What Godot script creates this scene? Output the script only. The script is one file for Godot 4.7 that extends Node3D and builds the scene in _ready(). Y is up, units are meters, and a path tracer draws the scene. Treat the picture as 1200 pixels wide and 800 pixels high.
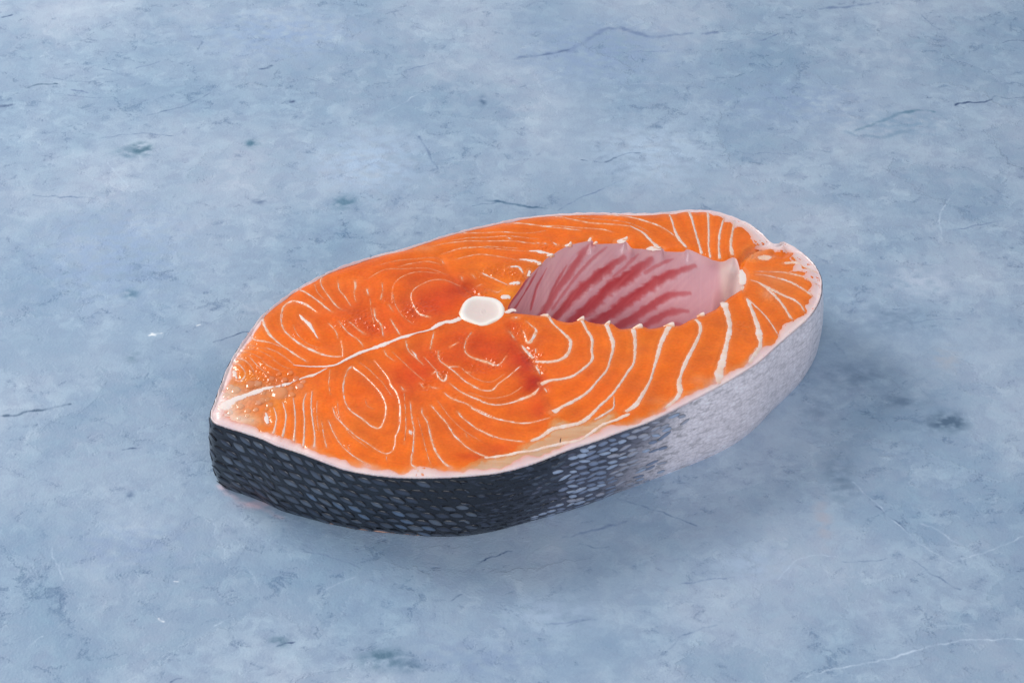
extends Node3D
# A raw salmon steak lying on a mottled blue stone surface. Lengths inside the steak are millimetres until put() makes them metres.

const MM := 0.001
const TH := 27.0            # thickness of the slice
const PX := 0.2             # one texel of the cut face
const FX := -95.0
const FZ := -68.0
const FWD := 960
const FHT := 630
const TOP_RIM := [-87.1, 28.1, -86.5, 24.1, -85.5, 17.5, -84.5, 11, -83, 4.8, -81, -1.3, -79, -6.3, -76.2, -13.3, -72.3, -19, -68.1, -24.2, -64.1, -28.2, -58.8, -32.8, -53, -36.8, -45, -40.9, -39, -43.3, -32.5, -46, -24.4, -50.3, -15.6, -54.3, -6.8, -57.4, 2, -60.2, 10.9, -61.6, 19.8, -62.5, 27, -62.5, 40.3, -62.3, 47, -63, 53.7, -63.9, 62, -63.3, 66.8, -60.9, 72.3, -57.1, 75.9, -52.4, 78.4, -47.8, 80.3, -47.2, 82.2, -48.4, 84.2, -46.7, 87.4, -43.3, 90.3, -38.5, 91.9, -33.2, 92.1, -28.1, 90.7, -21, 87.1, -13.6, 81.9, -7.2, 76.7, -1.2, 71.2, 5.5, 65.8, 10.6, 57.2, 17.5, 47.5, 24.6, 37, 31.6, 29.7, 35.2, 21.6, 39.4, 14.4, 42.7, 6.8, 46.9, 0.9, 49.7, -6.2, 51.9, -15.6, 53.2, -25, 53.7, -32.8, 53.5, -40.8, 52.4, -47.5, 50.6, -52.8, 48.1, -60.9, 43.9, -67.4, 41, -71.6, 38.4, -77, 35.9, -82.4, 33.6, -85.9, 31.6]
const BASE_RIM := [-89.7, 24.8, -88.3, 27.6, -85.2, 31, -77.4, 36.2, -71, 39.9, -63.4, 43.5, -56.7, 45.7, -48.9, 48, -37.9, 49.8, -25.7, 51.3, -19.2, 51.5, -13.6, 51, -6.4, 49.3, 7, 44.2, 16.4, 40.6, 26.3, 35.5, 32.6, 32.1, 42.8, 26.7, 56.2, 19.4, 64.1, 14.1, 70.4, 7.6, 76.7, -0.9, 83, -8.3, 88, -17.1, 91.9, -25.6, 94.2, -31.9]
const HOLE := [-2.8, -16.7, 0, -24.1, 3.1, -31.2, 6.3, -36, 9.4, -40.5, 13.3, -44.1, 16.3, -46.4, 19.8, -47.8, 23, -49.1, 24.5, -47.2, 30.5, -47.4, 33.4, -48.3, 35.2, -45.2, 37, -44.8, 39.6, -44.8, 44.6, -45, 45.6, -43.3, 50.8, -43.3, 52.6, -44.6, 56.7, -42.1, 60, -39.7, 63, -38.9, 66.3, -40.7, 67.7, -38.5, 68.2, -34.4, 68.6, -29.6, 67.5, -25.3, 63.7, -21.8, 60.9, -18.7, 59, -16.3, 55, -13.8, 51.6, -11.7, 48.1, -8.9, 45.6, -9.3, 39.5, -7.6, 36.7, -8.7, 30.7, -7.6, 27.8, -10.2, 25, -10.2, 21.2, -11, 19.5, -12.1, 15.7, -10.6, 12.4, -11.5, 9.1, -13.8, 5.6, -14, -0.2, -14.6]
const FIN_AREA := [-88.5, 28.4, -85.2, 7.3, -83.4, 4.4, -79.8, 5.9, -76.1, 11.7, -77.6, 14.2, -71, 11.3, -64.4, 9.9, -58.6, 11.7, -61.3, 16.4, -63.8, 19.3, -66, 22.8, -69.9, 25.6, -71.9, 30.5, -72.4, 36.4, -72.7, 44.2, -87.6, 37.4]
const FAR_BACK := [-87.1, 28.1, -90.8, 5.5, -78.4, -24.9, -53.9, -45, -24.5, -55.3, -23.4, -40.9, -18.3, -30, -13.8, -22.9, -13.7, -16.3, -15.7, -12.5, -25.4, -7.6, -33.1, -3.8, -40.2, 0.3, -46.3, 2.9, -52.2, 8.1, -58.7, 10.6, -67.9, 12.8, -77.5, 15.7, -82, 20.7]
const NEAR_BACK := [-58.7, 10.6, -52.2, 8.1, -46.3, 2.9, -40.2, 0.3, -33.1, -3.8, -25.4, -7.6, -15.7, -12.5, -10.1, -9.4, -4, -10.2, -0.2, -2.7, 3.9, 7, 6.4, 15, 8.3, 20.7, 9.6, 26.3, 8.1, 32.3, 7.8, 60.7, -13.1, 64, -48.2, 57.5, -73, 40.8, -72.4, 36.4, -71.9, 30.5, -69.9, 25.6, -66, 22.8, -63.8, 19.3, -61.3, 16.4]
const FAR_BELLY := [-24.5, -55.3, -23.4, -40.9, -18.3, -30, -13.8, -22.9, -9.2, -24.9, -2.8, -16.7, 8.8, -28.8, 29.7, -36.8, 50.4, -36.8, 63.1, -32.8, 66.7, -39.7, 71.6, -41.7, 74.6, -47, 79.5, -49.1, 73.8, -70.2, 9.3, -70.2]
const BROWN := [-14.1, 50.3, -9.8, 47, 0.1, 44.5, 1.7, 42, 6.5, 38.8, 8.9, 35.7, 10.1, 32.3, 11.8, 30.5, 13.3, 32.3, 17.3, 33.1, 24.2, 29.9, 27.2, 26.7, 27.8, 30.5, 25.7, 33.1, 26.4, 39.1, 19.9, 43.6, 12.7, 47.6, 7.9, 49.2, -1.9, 53.1, -10.5, 56.4, -14.4, 56.4]
const GLOBULES := [-76.4, 16.7, 1.33, -74.6, 16.4, 1.15, -70.9, 14.3, 0.97, -72.8, 22.9, 1.06, -73.8, 24.1, 0.88, -76.5, 27.6, 0.80, -78.7, 25.9, 0.88, -62.5, 17, 1.15, -65.1, 18.2, 0.88, -68, 20, 1.94, -69.5, 18.8, 0.97, -70.5, 24.7, 0.97, -71.3, 22.6, 0.80, -83.1, 21.2, 0.97, -80.7, 19.1, 1.15, -79.1, 21.2, 0.62, -82.3, 17.6, 0.97, -76.4, 29.4, 0.66, -78.8, 14.6, 0.53, -66.5, 21.2, 0.88, -64.5, 20.9, 0.80, -71.4, 26.4, 0.62, -74.3, 27, 0.71, -67, 14.6, 0.80, -63.7, 14, 0.97, -61.6, 15.2, 0.80, -68.8, 12.2, 0.62, -65.6, 11.6, 0.80, -81.3, 28.2, 0.80, -75, 31.1, 0.62, -78.7, 30.5, 0.62, -84.2, 18.8, 0.53, -72.7, 20, 0.71, -75.8, 14.3, 0.62]

var seam_d := PackedFloat32Array()    # distance to the nearest seam, its side, distances to the rim and to the cavity
var seam_s := PackedFloat32Array()
var seam_t := PackedFloat32Array()
var rim_d := PackedFloat32Array()
var hole_d := PackedFloat32Array()
var hgt := PackedFloat32Array()
var crease := PackedFloat32Array()
var cr := PackedFloat32Array()
var cg := PackedFloat32Array()
var cb := PackedFloat32Array()
var seams: Array = []
var rim: PackedVector2Array
var rim_n: PackedVector2Array
var base: PackedVector2Array
var hole: PackedVector2Array
var rng := RandomNumberGenerator.new()
var n_low := FastNoiseLite.new()
var n_mid := FastNoiseLite.new()
var n_fine := FastNoiseLite.new()
var steak: Node3D
var M := {}
var gw := 2048
var g_r := PackedFloat32Array()
var g_g := PackedFloat32Array()
var g_b := PackedFloat32Array()
const GS := 0.22            # millimetres per texel of the table
const GX := -225.0
const GZ := -245.0


func _ready() -> void:
	var cam := Camera3D.new()
	cam.name = "camera"
	cam.fov = 16.82
	cam.near = 0.05
	cam.far = 20.0
	cam.position = Vector3(0, 0.717 * sin(deg_to_rad(42.0)), 0.717 * cos(deg_to_rad(42.0)))
	cam.rotation_degrees = Vector3(-42.0, 0, 0)
	cam.current = true
	add_child(cam)
	var env := Environment.new()
	env.background_mode = Environment.BG_COLOR
	env.background_color = Color(0.64, 0.65, 0.67)
	env.background_energy_multiplier = 1.0
	env.tonemap_mode = Environment.TONE_MAPPER_LINEAR
	env.tonemap_exposure = 1.0
	env.sdfgi_enabled = true
	env.ssao_enabled = true
	env.ssil_enabled = true
	var we := WorldEnvironment.new()
	we.name = "studio_air"
	we.environment = env
	add_child(we)
	softbox("key_softbox", Vector3(-0.73, 0.68, -0.46), Vector2(0.44, 0.44), 0.90, Color(1.0, 0.985, 0.96))
	softbox("front_softbox", Vector3(0.10, 0.95, 0.95), Vector2(1.0, 0.8), 0.74, Color(0.97, 0.98, 1.0))

	rng.seed = 7
	noise(n_low, 11, 0.035, 3)
	noise(n_mid, 23, 0.16, 3)
	noise(n_fine, 37, 0.9, 2)
	make_table()
	make_steak()


func softbox(called: String, at: Vector3, size: Vector2, energy: float, tone: Color) -> void:
	var l := AreaLight3D.new()
	l.name = called
	l.area_size = size
	l.light_energy = energy
	l.light_color = tone
	l.area_range = 6.0
	l.area_attenuation = 2.0
	l.shadow_enabled = true
	add_child(l)
	l.look_at_from_position(at, Vector3(0, 0.01, 0.03), Vector3.UP)


func noise(n: FastNoiseLite, s: int, f: float, oct: int) -> void:
	n.seed = s
	n.noise_type = FastNoiseLite.TYPE_SIMPLEX_SMOOTH
	n.frequency = f
	n.fractal_type = FastNoiseLite.FRACTAL_FBM
	n.fractal_octaves = oct


func lin(c: Color) -> Color:
	return c.srgb_to_linear()


func sm(a: float, b: float, x: float) -> float:
	var t := clampf((x - a) / (b - a), 0.0, 1.0)
	return t * t * (3.0 - 2.0 * t)


# ---------------------------------------------------------------- curves

func pairs(a: Array) -> PackedVector2Array:
	var r := PackedVector2Array()
	for i in range(0, a.size() - 1, 2):
		r.append(Vector2(a[i], a[i + 1]))
	return r


func spline(p: PackedVector2Array, closed: bool, step: float) -> PackedVector2Array:
	var r := PackedVector2Array()
	var n := p.size()
	var last := n if closed else n - 1
	for i in last:
		var a := p[(i - 1 + n) % n] if closed or i > 0 else p[i]
		var b := p[i]
		var c := p[(i + 1) % n]
		var d := p[(i + 2) % n] if closed or i < n - 2 else c
		var k := maxi(1, ceili(b.distance_to(c) / step))
		for j in k:
			r.append(b.cubic_interpolate(c, a, d, float(j) / k))
	if not closed:
		r.append(p[n - 1])
	return r


func spline3(p: Array, step: float) -> Array:      # x, z, width triples -> Vector3 samples
	var r := []
	var n := p.size() / 3
	for i in n - 1:
		var v := []
		for k in [maxi(i - 1, 0), i, i + 1, mini(i + 2, n - 1)]:
			v.append(Vector3(p[k * 3], p[k * 3 + 1], p[k * 3 + 2]))
		var c := maxi(1, ceili(Vector2(v[1].x - v[2].x, v[1].y - v[2].y).length() / step))
		for j in c:
			var q: Vector3 = v[1].cubic_interpolate(v[2], v[0], v[3], float(j) / c)
			q.z = lerpf(v[1].z, v[2].z, float(j) / c)
			r.append(q)
	r.append(Vector3(p[n * 3 - 3], p[n * 3 - 2], p[n * 3 - 1]))
	return r


func resample(p: PackedVector2Array, n: int) -> PackedVector2Array:
	var total := 0.0
	for i in p.size():
		total += p[i].distance_to(p[(i + 1) % p.size()])
	var r := PackedVector2Array()
	var at := 0.0
	var want := 0.0
	for i in p.size():
		var b := p[(i + 1) % p.size()]
		var d := p[i].distance_to(b)
		while want <= at + d and r.size() < n:
			r.append(p[i].lerp(b, (want - at) / maxf(d, 1e-6)))
			want += total / n
		at += d
	while r.size() < n:
		r.append(p[0])
	return r


func radial(p: PackedVector2Array, n: int) -> PackedFloat32Array:     # angle -> radius, 0 where nothing was given
	var r := PackedFloat32Array()
	r.resize(n)
	for v in p:
		var k := int((v.angle() + PI) / TAU * n) % n
		r[k] = v.length()
	for k in n:      # a bin that no sample fell into takes its neighbour's value
		if r[k] == 0.0 and r[(k + n - 1) % n] > 0.0 and r[(k + 1) % n] > 0.0:
			r[k] = (r[(k + n - 1) % n] + r[(k + 1) % n]) * 0.5
	return r


# ---------------------------------------------------------------- fields over the cut face

func stamp(x: float, z: float, dir: Vector2, half: float, tone: float, reach: float) -> void:
	var i0 := maxi(0, int((x - reach - FX) / PX))
	var i1 := mini(FWD - 1, int((x + reach - FX) / PX) + 1)
	var j0 := maxi(0, int((z - reach - FZ) / PX))
	var j1 := mini(FHT - 1, int((z + reach - FZ) / PX) + 1)
	for j in range(j0, j1 + 1):
		var dz := FZ + j * PX - z
		for i in range(i0, i1 + 1):
			var dx := FX + i * PX - x
			var d := maxf(0.0, sqrt(dx * dx + dz * dz) - half)
			var k := j * FWD + i
			if d < seam_d[k]:
				seam_d[k] = d
				seam_s[k] = signf(dir.x * dz - dir.y * dx)
				seam_t[k] = tone


func stamp_edge(f: PackedFloat32Array, p: PackedVector2Array, reach: float) -> PackedFloat32Array:
	for v in p:
		var i0 := maxi(0, int((v.x - reach - FX) / PX))
		var i1 := mini(FWD - 1, int((v.x + reach - FX) / PX) + 1)
		var j0 := maxi(0, int((v.y - reach - FZ) / PX))
		var j1 := mini(FHT - 1, int((v.y + reach - FZ) / PX) + 1)
		for j in range(j0, j1 + 1):
			var dz := FZ + j * PX - v.y
			for i in range(i0, i1 + 1):
				var dx := FX + i * PX - v.x
				var d := sqrt(dx * dx + dz * dz)
				var k := j * FWD + i
				if d < f[k]:
					f[k] = d
	return f


func at_field(f: PackedFloat32Array, x: float, z: float) -> float:
	var u := clampf((x - FX) / PX, 0.0, FWD - 1.001)
	var v := clampf((z - FZ) / PX, 0.0, FHT - 1.001)
	var i := int(u)
	var j := int(v)
	u -= i
	v -= j
	var k := j * FWD + i
	return lerpf(lerpf(f[k], f[k + 1], u), lerpf(f[k + FWD], f[k + FWD + 1], u), v)


func seam(block: String, tone: float, p: Array) -> void:
	seams.append([block, tone + (0.13 if tone > 0.33 and tone < 0.7 else 0.0), spline3(p, 0.3)])


func tint(x: float, z: float, rx: float, rz: float, c: Color, a: float) -> void:
	var ex := 1.7
	for j in range(maxi(0, int((z - rz * ex - FZ) / PX)), mini(FHT, int((z + rz * ex - FZ) / PX))):
		var dz := (FZ + j * PX - z) / rz
		for i in range(maxi(0, int((x - rx * ex - FX) / PX)), mini(FWD, int((x + rx * ex - FX) / PX))):
			var dx := (FX + i * PX - x) / rx
			var q := dx * dx + dz * dz
			if q > 2.9:
				continue
			var k := j * FWD + i
			var w := a * exp(-1.4 * q) * (1.0 - sm(2.0, 2.9, q))
			cr[k] = lerpf(cr[k], c.r, w)
			cg[k] = lerpf(cg[k], c.g, w)
			cb[k] = lerpf(cb[k], c.b, w)


func rough(px: float, pz: float, r: float, amp: float) -> void:      # ragged wet places where the flakes were torn by the knife
	for j in range(maxi(0, int((pz - r * 1.6 - FZ) / PX)), mini(FHT, int((pz + r * 1.6 - FZ) / PX))):
		for i in range(maxi(0, int((px - r * 1.6 - FX) / PX)), mini(FWD, int((px + r * 1.6 - FX) / PX))):
			var x := FX + i * PX
			var z := FZ + j * PX
			var q := (Vector2(x, z) - Vector2(px, pz)).length_squared() / (r * r)
			if q < 2.5:
				var e := n_mid.get_noise_2d(x * 3.2 + 900.0, z * 2.2)
				hgt[j * FWD + i] += amp * exp(-1.3 * q) * (absf(e) * 1.9 - 0.3)


func fold(depth: float, wide: float, p: Array) -> void:      # a crease between two folds of flesh
	for v in spline(pairs(p), false, 0.25):
		for j in range(maxi(0, int((v.y - wide * 2.2 - FZ) / PX)), mini(FHT, int((v.y + wide * 2.2 - FZ) / PX))):
			for i in range(maxi(0, int((v.x - wide * 2.2 - FX) / PX)), mini(FWD, int((v.x + wide * 2.2 - FX) / PX))):
				var q := Vector2(FX + i * PX - v.x, FZ + j * PX - v.y).length_squared() / (wide * wide)
				var k := j * FWD + i
				crease[k] = maxf(crease[k], depth * exp(-1.5 * q))


func make_fields() -> void:
	var n := FWD * FHT
	for f in ["seam_d", "rim_d", "hole_d"]:
		var a := PackedFloat32Array()
		a.resize(n)
		a.fill(9.0)
		set(f, a)
	for f in ["seam_s", "seam_t", "hgt", "crease", "cr", "cg", "cb"]:
		var a := PackedFloat32Array()
		a.resize(n)
		set(f, a)
	rim_d = stamp_edge(rim_d, rim, 6.0)
	hole_d = stamp_edge(hole_d, hole, 4.0)
	draw_seams()
	for s in seams:
		var pts: Array = s[2]
		for i in range(0, pts.size(), 2):
			var q: Vector3 = pts[i]
			var o: Vector3 = pts[mini(i + 2, pts.size() - 1)]
			if i + 2 >= pts.size():
				o = q + (q - pts[maxi(i - 2, 0)])
			stamp(q.x, q.y, Vector2(o.x - q.x, o.y - q.y).normalized(), q.z * 0.5, s[1], 2.4)
	cr.fill(243.0 / 255)
	cg.fill(109.0 / 255)
	cb.fill(14.0 / 255)
	draw_tints()
	draw_rough()
	draw_folds()
	var fin := pairs(FIN_AREA)
	var brown := pairs(BROWN)
	var hump := FastNoiseLite.new()
	noise(hump, 5, 0.055, 2)
	for j in FHT:
		var z := FZ + j * PX
		for i in FWD:
			var x := FX + i * PX
			var k := j * FWD + i
			var d := seam_d[k]
			var a := n_mid.get_noise_2d(x, z)
			var b := n_fine.get_noise_2d(x, z)
			var fib := n_fine.get_noise_2d(x * 0.25 + z * 0.1, z * 1.6 - x * 0.5)
			var e := rim_d[k]
			var o := hole_d[k]
			hgt[k] += TH - crease[k] - 0.12 * exp(-d * d / 0.5) * (0.5 + 0.5 * seam_t[k]) + 0.08 * seam_s[k] * exp(-d / 0.9) \
				+ 0.45 * hump.get_noise_2d(x, z) + 0.06 * a + (0.02 + 0.04 * clampf(n_low.get_noise_2d(x + 40.0, z * 1.5) * 2.0 + 0.3, 0.0, 1.0)) * b - 0.7 * pow(1.0 - sm(0.0, 5.0, e), 2.0) - 0.35 * pow(1.0 - sm(0.0, 2.0, o), 2.0)
			# seam flanks painted paler or deeper, one with a shadow-like dark band
			var g := exp(-d / 1.1)
			var l := 1.0 + 0.045 * a + 0.03 * b + seam_s[k] * 0.035 * exp(-d / 2.0) - (0.07 * exp(-pow((d - 0.5) / 0.5, 2.0)) if seam_s[k] > 0.0 else 0.0) * (0.4 + 0.6 * seam_t[k]) + 0.03 * fib - 0.02 * sm(0.6, 2.4, d) + 0.07 * n_low.get_noise_2d(x * 1.5 + 70.0, z * 1.5)
			var p := 0.42 * exp(-d * d / 0.10) * (0.3 + seam_t[k]) + 0.22 * exp(-d / 1.2) * (0.3 + seam_t[k]) + 0.03 * cos(TAU * d / 1.1) * exp(-d / 1.6) + clampf(0.04 * b, -0.02, 0.04)
			p = clampf(p, 0.0, 0.6)
			var pale := 0.85 * pow(1.0 - sm(0.3, 5.0, e + 1.2 * a - 1.2 * exp(-d / 0.8)), 1.4) * sm(-20.0, 20.0, z) + 0.35 * pow(1.0 - sm(0.0, 1.6, e), 1.5)
			cr[k] = lerpf(lerpf(cr[k] * l, 0.95, p), 0.93, clampf(pale, 0.0, 0.9))
			cg[k] = lerpf(lerpf(cg[k] * l * (1.0 + 0.03 * a), 0.56, p), 0.72, clampf(pale, 0.0, 0.9))
			cb[k] = lerpf(lerpf(cb[k] * l, 0.38, p), 0.70, clampf(pale, 0.0, 0.9))
	var bone := Vector2(-10.4, -15.6)
	for j in range(int((bone.y - 7.0 - FZ) / PX), int((bone.y + 7.0 - FZ) / PX)):
		for i in range(int((bone.x - 7.0 - FX) / PX), int((bone.x + 7.0 - FX) / PX)):
			var d := Vector2(FX + i * PX, FZ + j * PX).distance_to(bone)
			hgt[j * FWD + i] -= 1.2 * (1.0 - sm(5.2, 6.6, d))
	# the fatty lumps under the back fin and the grey-brown fat under the skin
	var box := Rect2(fin[0], Vector2.ZERO)
	for v in fin:
		box = box.expand(v)
	var cell := FastNoiseLite.new()
	cell.seed = 3
	cell.noise_type = FastNoiseLite.TYPE_CELLULAR
	cell.frequency = 0.42
	cell.cellular_return_type = FastNoiseLite.RETURN_DISTANCE
	for j in range(int((box.position.y - FZ) / PX), int((box.end.y - FZ) / PX)):
		for i in range(int((box.position.x - FX) / PX), int((box.end.x - FX) / PX)):
			var v := Vector2(FX + i * PX, FZ + j * PX)
			if Geometry2D.is_point_in_polygon(v, fin):
				var c := cell.get_noise_2d(v.x, v.y)
				var k := j * FWD + i
				var soft := sm(-30.0, -24.0, -absf(v.x + 70.0))
				hgt[k] += 0.45 * (-c - 0.5) * sm(0.5, 3.0, rim_d[k]) * soft
	box = Rect2(brown[0], Vector2.ZERO)
	for v in brown:
		box = box.expand(v)
	for j in range(int((box.position.y - FZ) / PX) - 8, int((box.end.y - FZ) / PX) + 8):
		for i in range(int((box.position.x - FX) / PX) - 8, int((box.end.x - FX) / PX) + 8):
			var v := Vector2(FX + i * PX, FZ + j * PX)
			var w := 0.0
			for q in [Vector2(-1.4, 0), Vector2(1.4, 0), Vector2(0, -1.4), Vector2(0, 1.0), Vector2.ZERO, Vector2(0.9, 0.6), Vector2(-0.9, -0.6)]:
				if Geometry2D.is_point_in_polygon(v + q * (1.0 + n_mid.get_noise_2d(v.x * 2.0, v.y * 2.0)), brown):
					w += 1.0 / 7.0
			if w > 0.0:
				var k := j * FWD + i
				var s := 0.5 + 0.5 * n_mid.get_noise_2d(v.x * 0.5 + v.y, v.y * 3.0)
				var f := w * (0.82 - 0.25 * exp(-pow(seam_d[k] / 0.4, 2.0)))
				cr[k] = lerpf(cr[k], lerpf(0.80, 0.88, s), f)
				cg[k] = lerpf(cg[k], lerpf(0.62, 0.77, s), f)
				cb[k] = lerpf(cb[k], lerpf(0.50, 0.68, s), f)


# ---------------------------------------------------------------- meshes

func put(v: Vector3) -> Vector3:
	return v * MM


func mesh_of(v: PackedVector3Array, idx: PackedInt32Array, nrm = null, col = null, uv = null) -> ArrayMesh:
	var a := []
	a.resize(Mesh.ARRAY_MAX)
	if nrm == null:
		nrm = PackedVector3Array()
		nrm.resize(v.size())
		for t in range(0, idx.size(), 3):
			var f := (v[idx[t + 2]] - v[idx[t]]).cross(v[idx[t + 1]] - v[idx[t]])
			for k in 3:
				nrm[idx[t + k]] += f
		for k in nrm.size():
			nrm[k] = nrm[k].normalized()
	a[Mesh.ARRAY_VERTEX] = v
	a[Mesh.ARRAY_NORMAL] = nrm
	a[Mesh.ARRAY_INDEX] = idx
	if col != null:
		a[Mesh.ARRAY_COLOR] = col
	if uv != null:
		a[Mesh.ARRAY_TEX_UV] = uv
	var m := ArrayMesh.new()
	m.add_surface_from_arrays(Mesh.PRIMITIVE_TRIANGLES, a)
	return m


func part(called: String, m: Mesh, mat: Material, parent: Node, label := "") -> MeshInstance3D:
	var o := MeshInstance3D.new()
	o.name = numbered(called, parent)
	o.mesh = m
	o.material_override = mat
	if label:
		o.set_meta("label", label)
	parent.add_child(o, true)
	return o


func numbered(called: String, parent: Node) -> String:
	if not parent.has_node(called):
		return called
	var c: int = parent.get_meta("count_" + called, 0) + 1
	parent.set_meta("count_" + called, c)
	return "%s_%03d" % [called, c]


func grid_index(nu: int, nv: int, wrap: bool, flip := false) -> PackedInt32Array:
	var r := PackedInt32Array()
	for i in (nu if wrap else nu - 1):
		var i2 := (i + 1) % nu
		for j in nv - 1:
			var a := i * nv + j
			var b := i2 * nv + j
			if flip:
				r.append_array([a, a + 1, b, b, a + 1, b + 1])
			else:
				r.append_array([a, b, a + 1, b, b + 1, a + 1])
	return r


func plain(c: Color, rough: float, spec := 0.5) -> StandardMaterial3D:
	var m := StandardMaterial3D.new()
	m.albedo_color = c
	m.roughness = rough
	m.metallic_specular = spec
	return m


func tex(im: Image) -> ImageTexture:
	return ImageTexture.create_from_image(im)


func top_at(x: float, z: float) -> float:
	return at_field(hgt, x, z)


# ---------------------------------------------------------------- the steak

func make_steak() -> void:
	rim = resample(spline(pairs(TOP_RIM), true, 0.5), 1400)
	hole = resample(spline(pairs(HOLE), true, 0.5), 700)
	rim_n.resize(rim.size())
	for i in rim.size():
		var t := rim[(i + 4) % rim.size()] - rim[(i - 4 + rim.size()) % rim.size()]
		var nn := Vector2(t.y, -t.x).normalized()
		rim_n[i] = nn if nn.dot(rim[i]) > 0.0 else -nn
	# the contact line on the table: traced in front, the cut face's own outline behind
	var rt := radial(spline(pairs(TOP_RIM), true, 0.05), 720)
	var rb := radial(spline(pairs(BASE_RIM), false, 0.05), 720)
	var ratio := PackedFloat32Array()
	ratio.resize(720)
	for k in 720:
		ratio[k] = rb[k] / rt[k] if rb[k] > 0.0 and rt[k] > 0.0 else 1.0
	for turn in 3:
		var was := ratio.duplicate()
		for k in 720:
			var s := 0.0
			for q in range(-6, 7):
				s += was[(k + q + 720) % 720]
			ratio[k] = s / 13.0
	base.resize(rim.size())
	for i in rim.size():
		base[i] = rim[i] * ratio[int((rim[i].angle() + PI) / TAU * 720) % 720]

	steak = Node3D.new()
	steak.name = "salmon_steak"
	steak.position = Vector3(0.0015, 0, 0.0319)
	steak.set_meta("label", "raw orange salmon steak with dark to silver skin lying on blue stone")
	steak.set_meta("category", "salmon steak")
	add_child(steak)

	make_fields()
	make_flesh()
	make_bands()
	make_rim()
	make_lining()
	make_bone()
	make_globules()
	draw_tips()
	make_skin()
	make_underside()


func flesh_material() -> void:
	var im := Image.create(FWD, FHT, false, Image.FORMAT_RGB8)
	var ro := Image.create(FWD, FHT, false, Image.FORMAT_L8)
	var data := PackedByteArray()
	data.resize(FWD * FHT * 3)
	var rd := PackedByteArray()
	rd.resize(FWD * FHT)
	var wd := PackedByteArray()
	wd.resize(FWD * FHT)
	for k in FWD * FHT:
		data[k * 3] = int(clampf(cr[k], 0.0, 1.0) * 255.0)
		data[k * 3 + 1] = int(clampf(cg[k], 0.0, 1.0) * 255.0)
		data[k * 3 + 2] = int(clampf(cb[k], 0.0, 1.0) * 255.0)
		var x := FX + (k % FWD) * PX
		var z := FZ + (k / FWD) * PX
		var film := clampf(0.25 + 1.6 * n_low.get_noise_2d(x * 1.3 - 60.0, z * 1.6), 0.0, 1.0)
		var bead := maxf(0.0, n_mid.get_noise_2d(x * 5.0 + 33.0, z * 5.0) - 0.12) * 1.6
		wd[k] = int(255.0 * clampf(0.3 + 0.22 * film * n_fine.get_noise_2d(x * 1.2, z * 1.2) + bead * (0.25 * film + 0.9 * exp(-pow((seam_d[k] - 0.35) / 0.3, 2.0))), 0.0, 1.0))
		rd[k] = int(255.0 * clampf(0.36 + 0.16 * n_mid.get_noise_2d(x + 300.0, z) + 0.08 * n_fine.get_noise_2d(x, z + 90.0), 0.16, 0.6))
	im.set_data(FWD, FHT, false, Image.FORMAT_RGB8, data)
	ro.set_data(FWD, FHT, false, Image.FORMAT_L8, rd)
	var wet := Image.create_from_data(FWD, FHT, false, Image.FORMAT_L8, wd)
	var m := plain(Color.WHITE, 1.0)
	m.albedo_texture = tex(im)
	m.roughness_texture = tex(ro)
	m.roughness_texture_channel = BaseMaterial3D.TEXTURE_CHANNEL_RED
	m.texture_repeat = false
	m.clearcoat_enabled = true
	m.clearcoat = 1.0
	m.clearcoat_roughness = 0.04
	m.heightmap_enabled = true
	m.heightmap_texture = tex(wet)
	m.heightmap_scale = 0.012
	m.subsurf_scatter_enabled = true
	m.subsurf_scatter_strength = 0.12
	m.metallic_specular = 0.2
	M.flesh = m
	var s := plain(Color.WHITE, 0.3)
	s.vertex_color_use_as_albedo = true
	s.clearcoat_enabled = true
	s.clearcoat = 0.3
	s.clearcoat_roughness = 0.15
	s.subsurf_scatter_enabled = true
	s.subsurf_scatter_strength = 0.08
	M.fat = s


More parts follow.
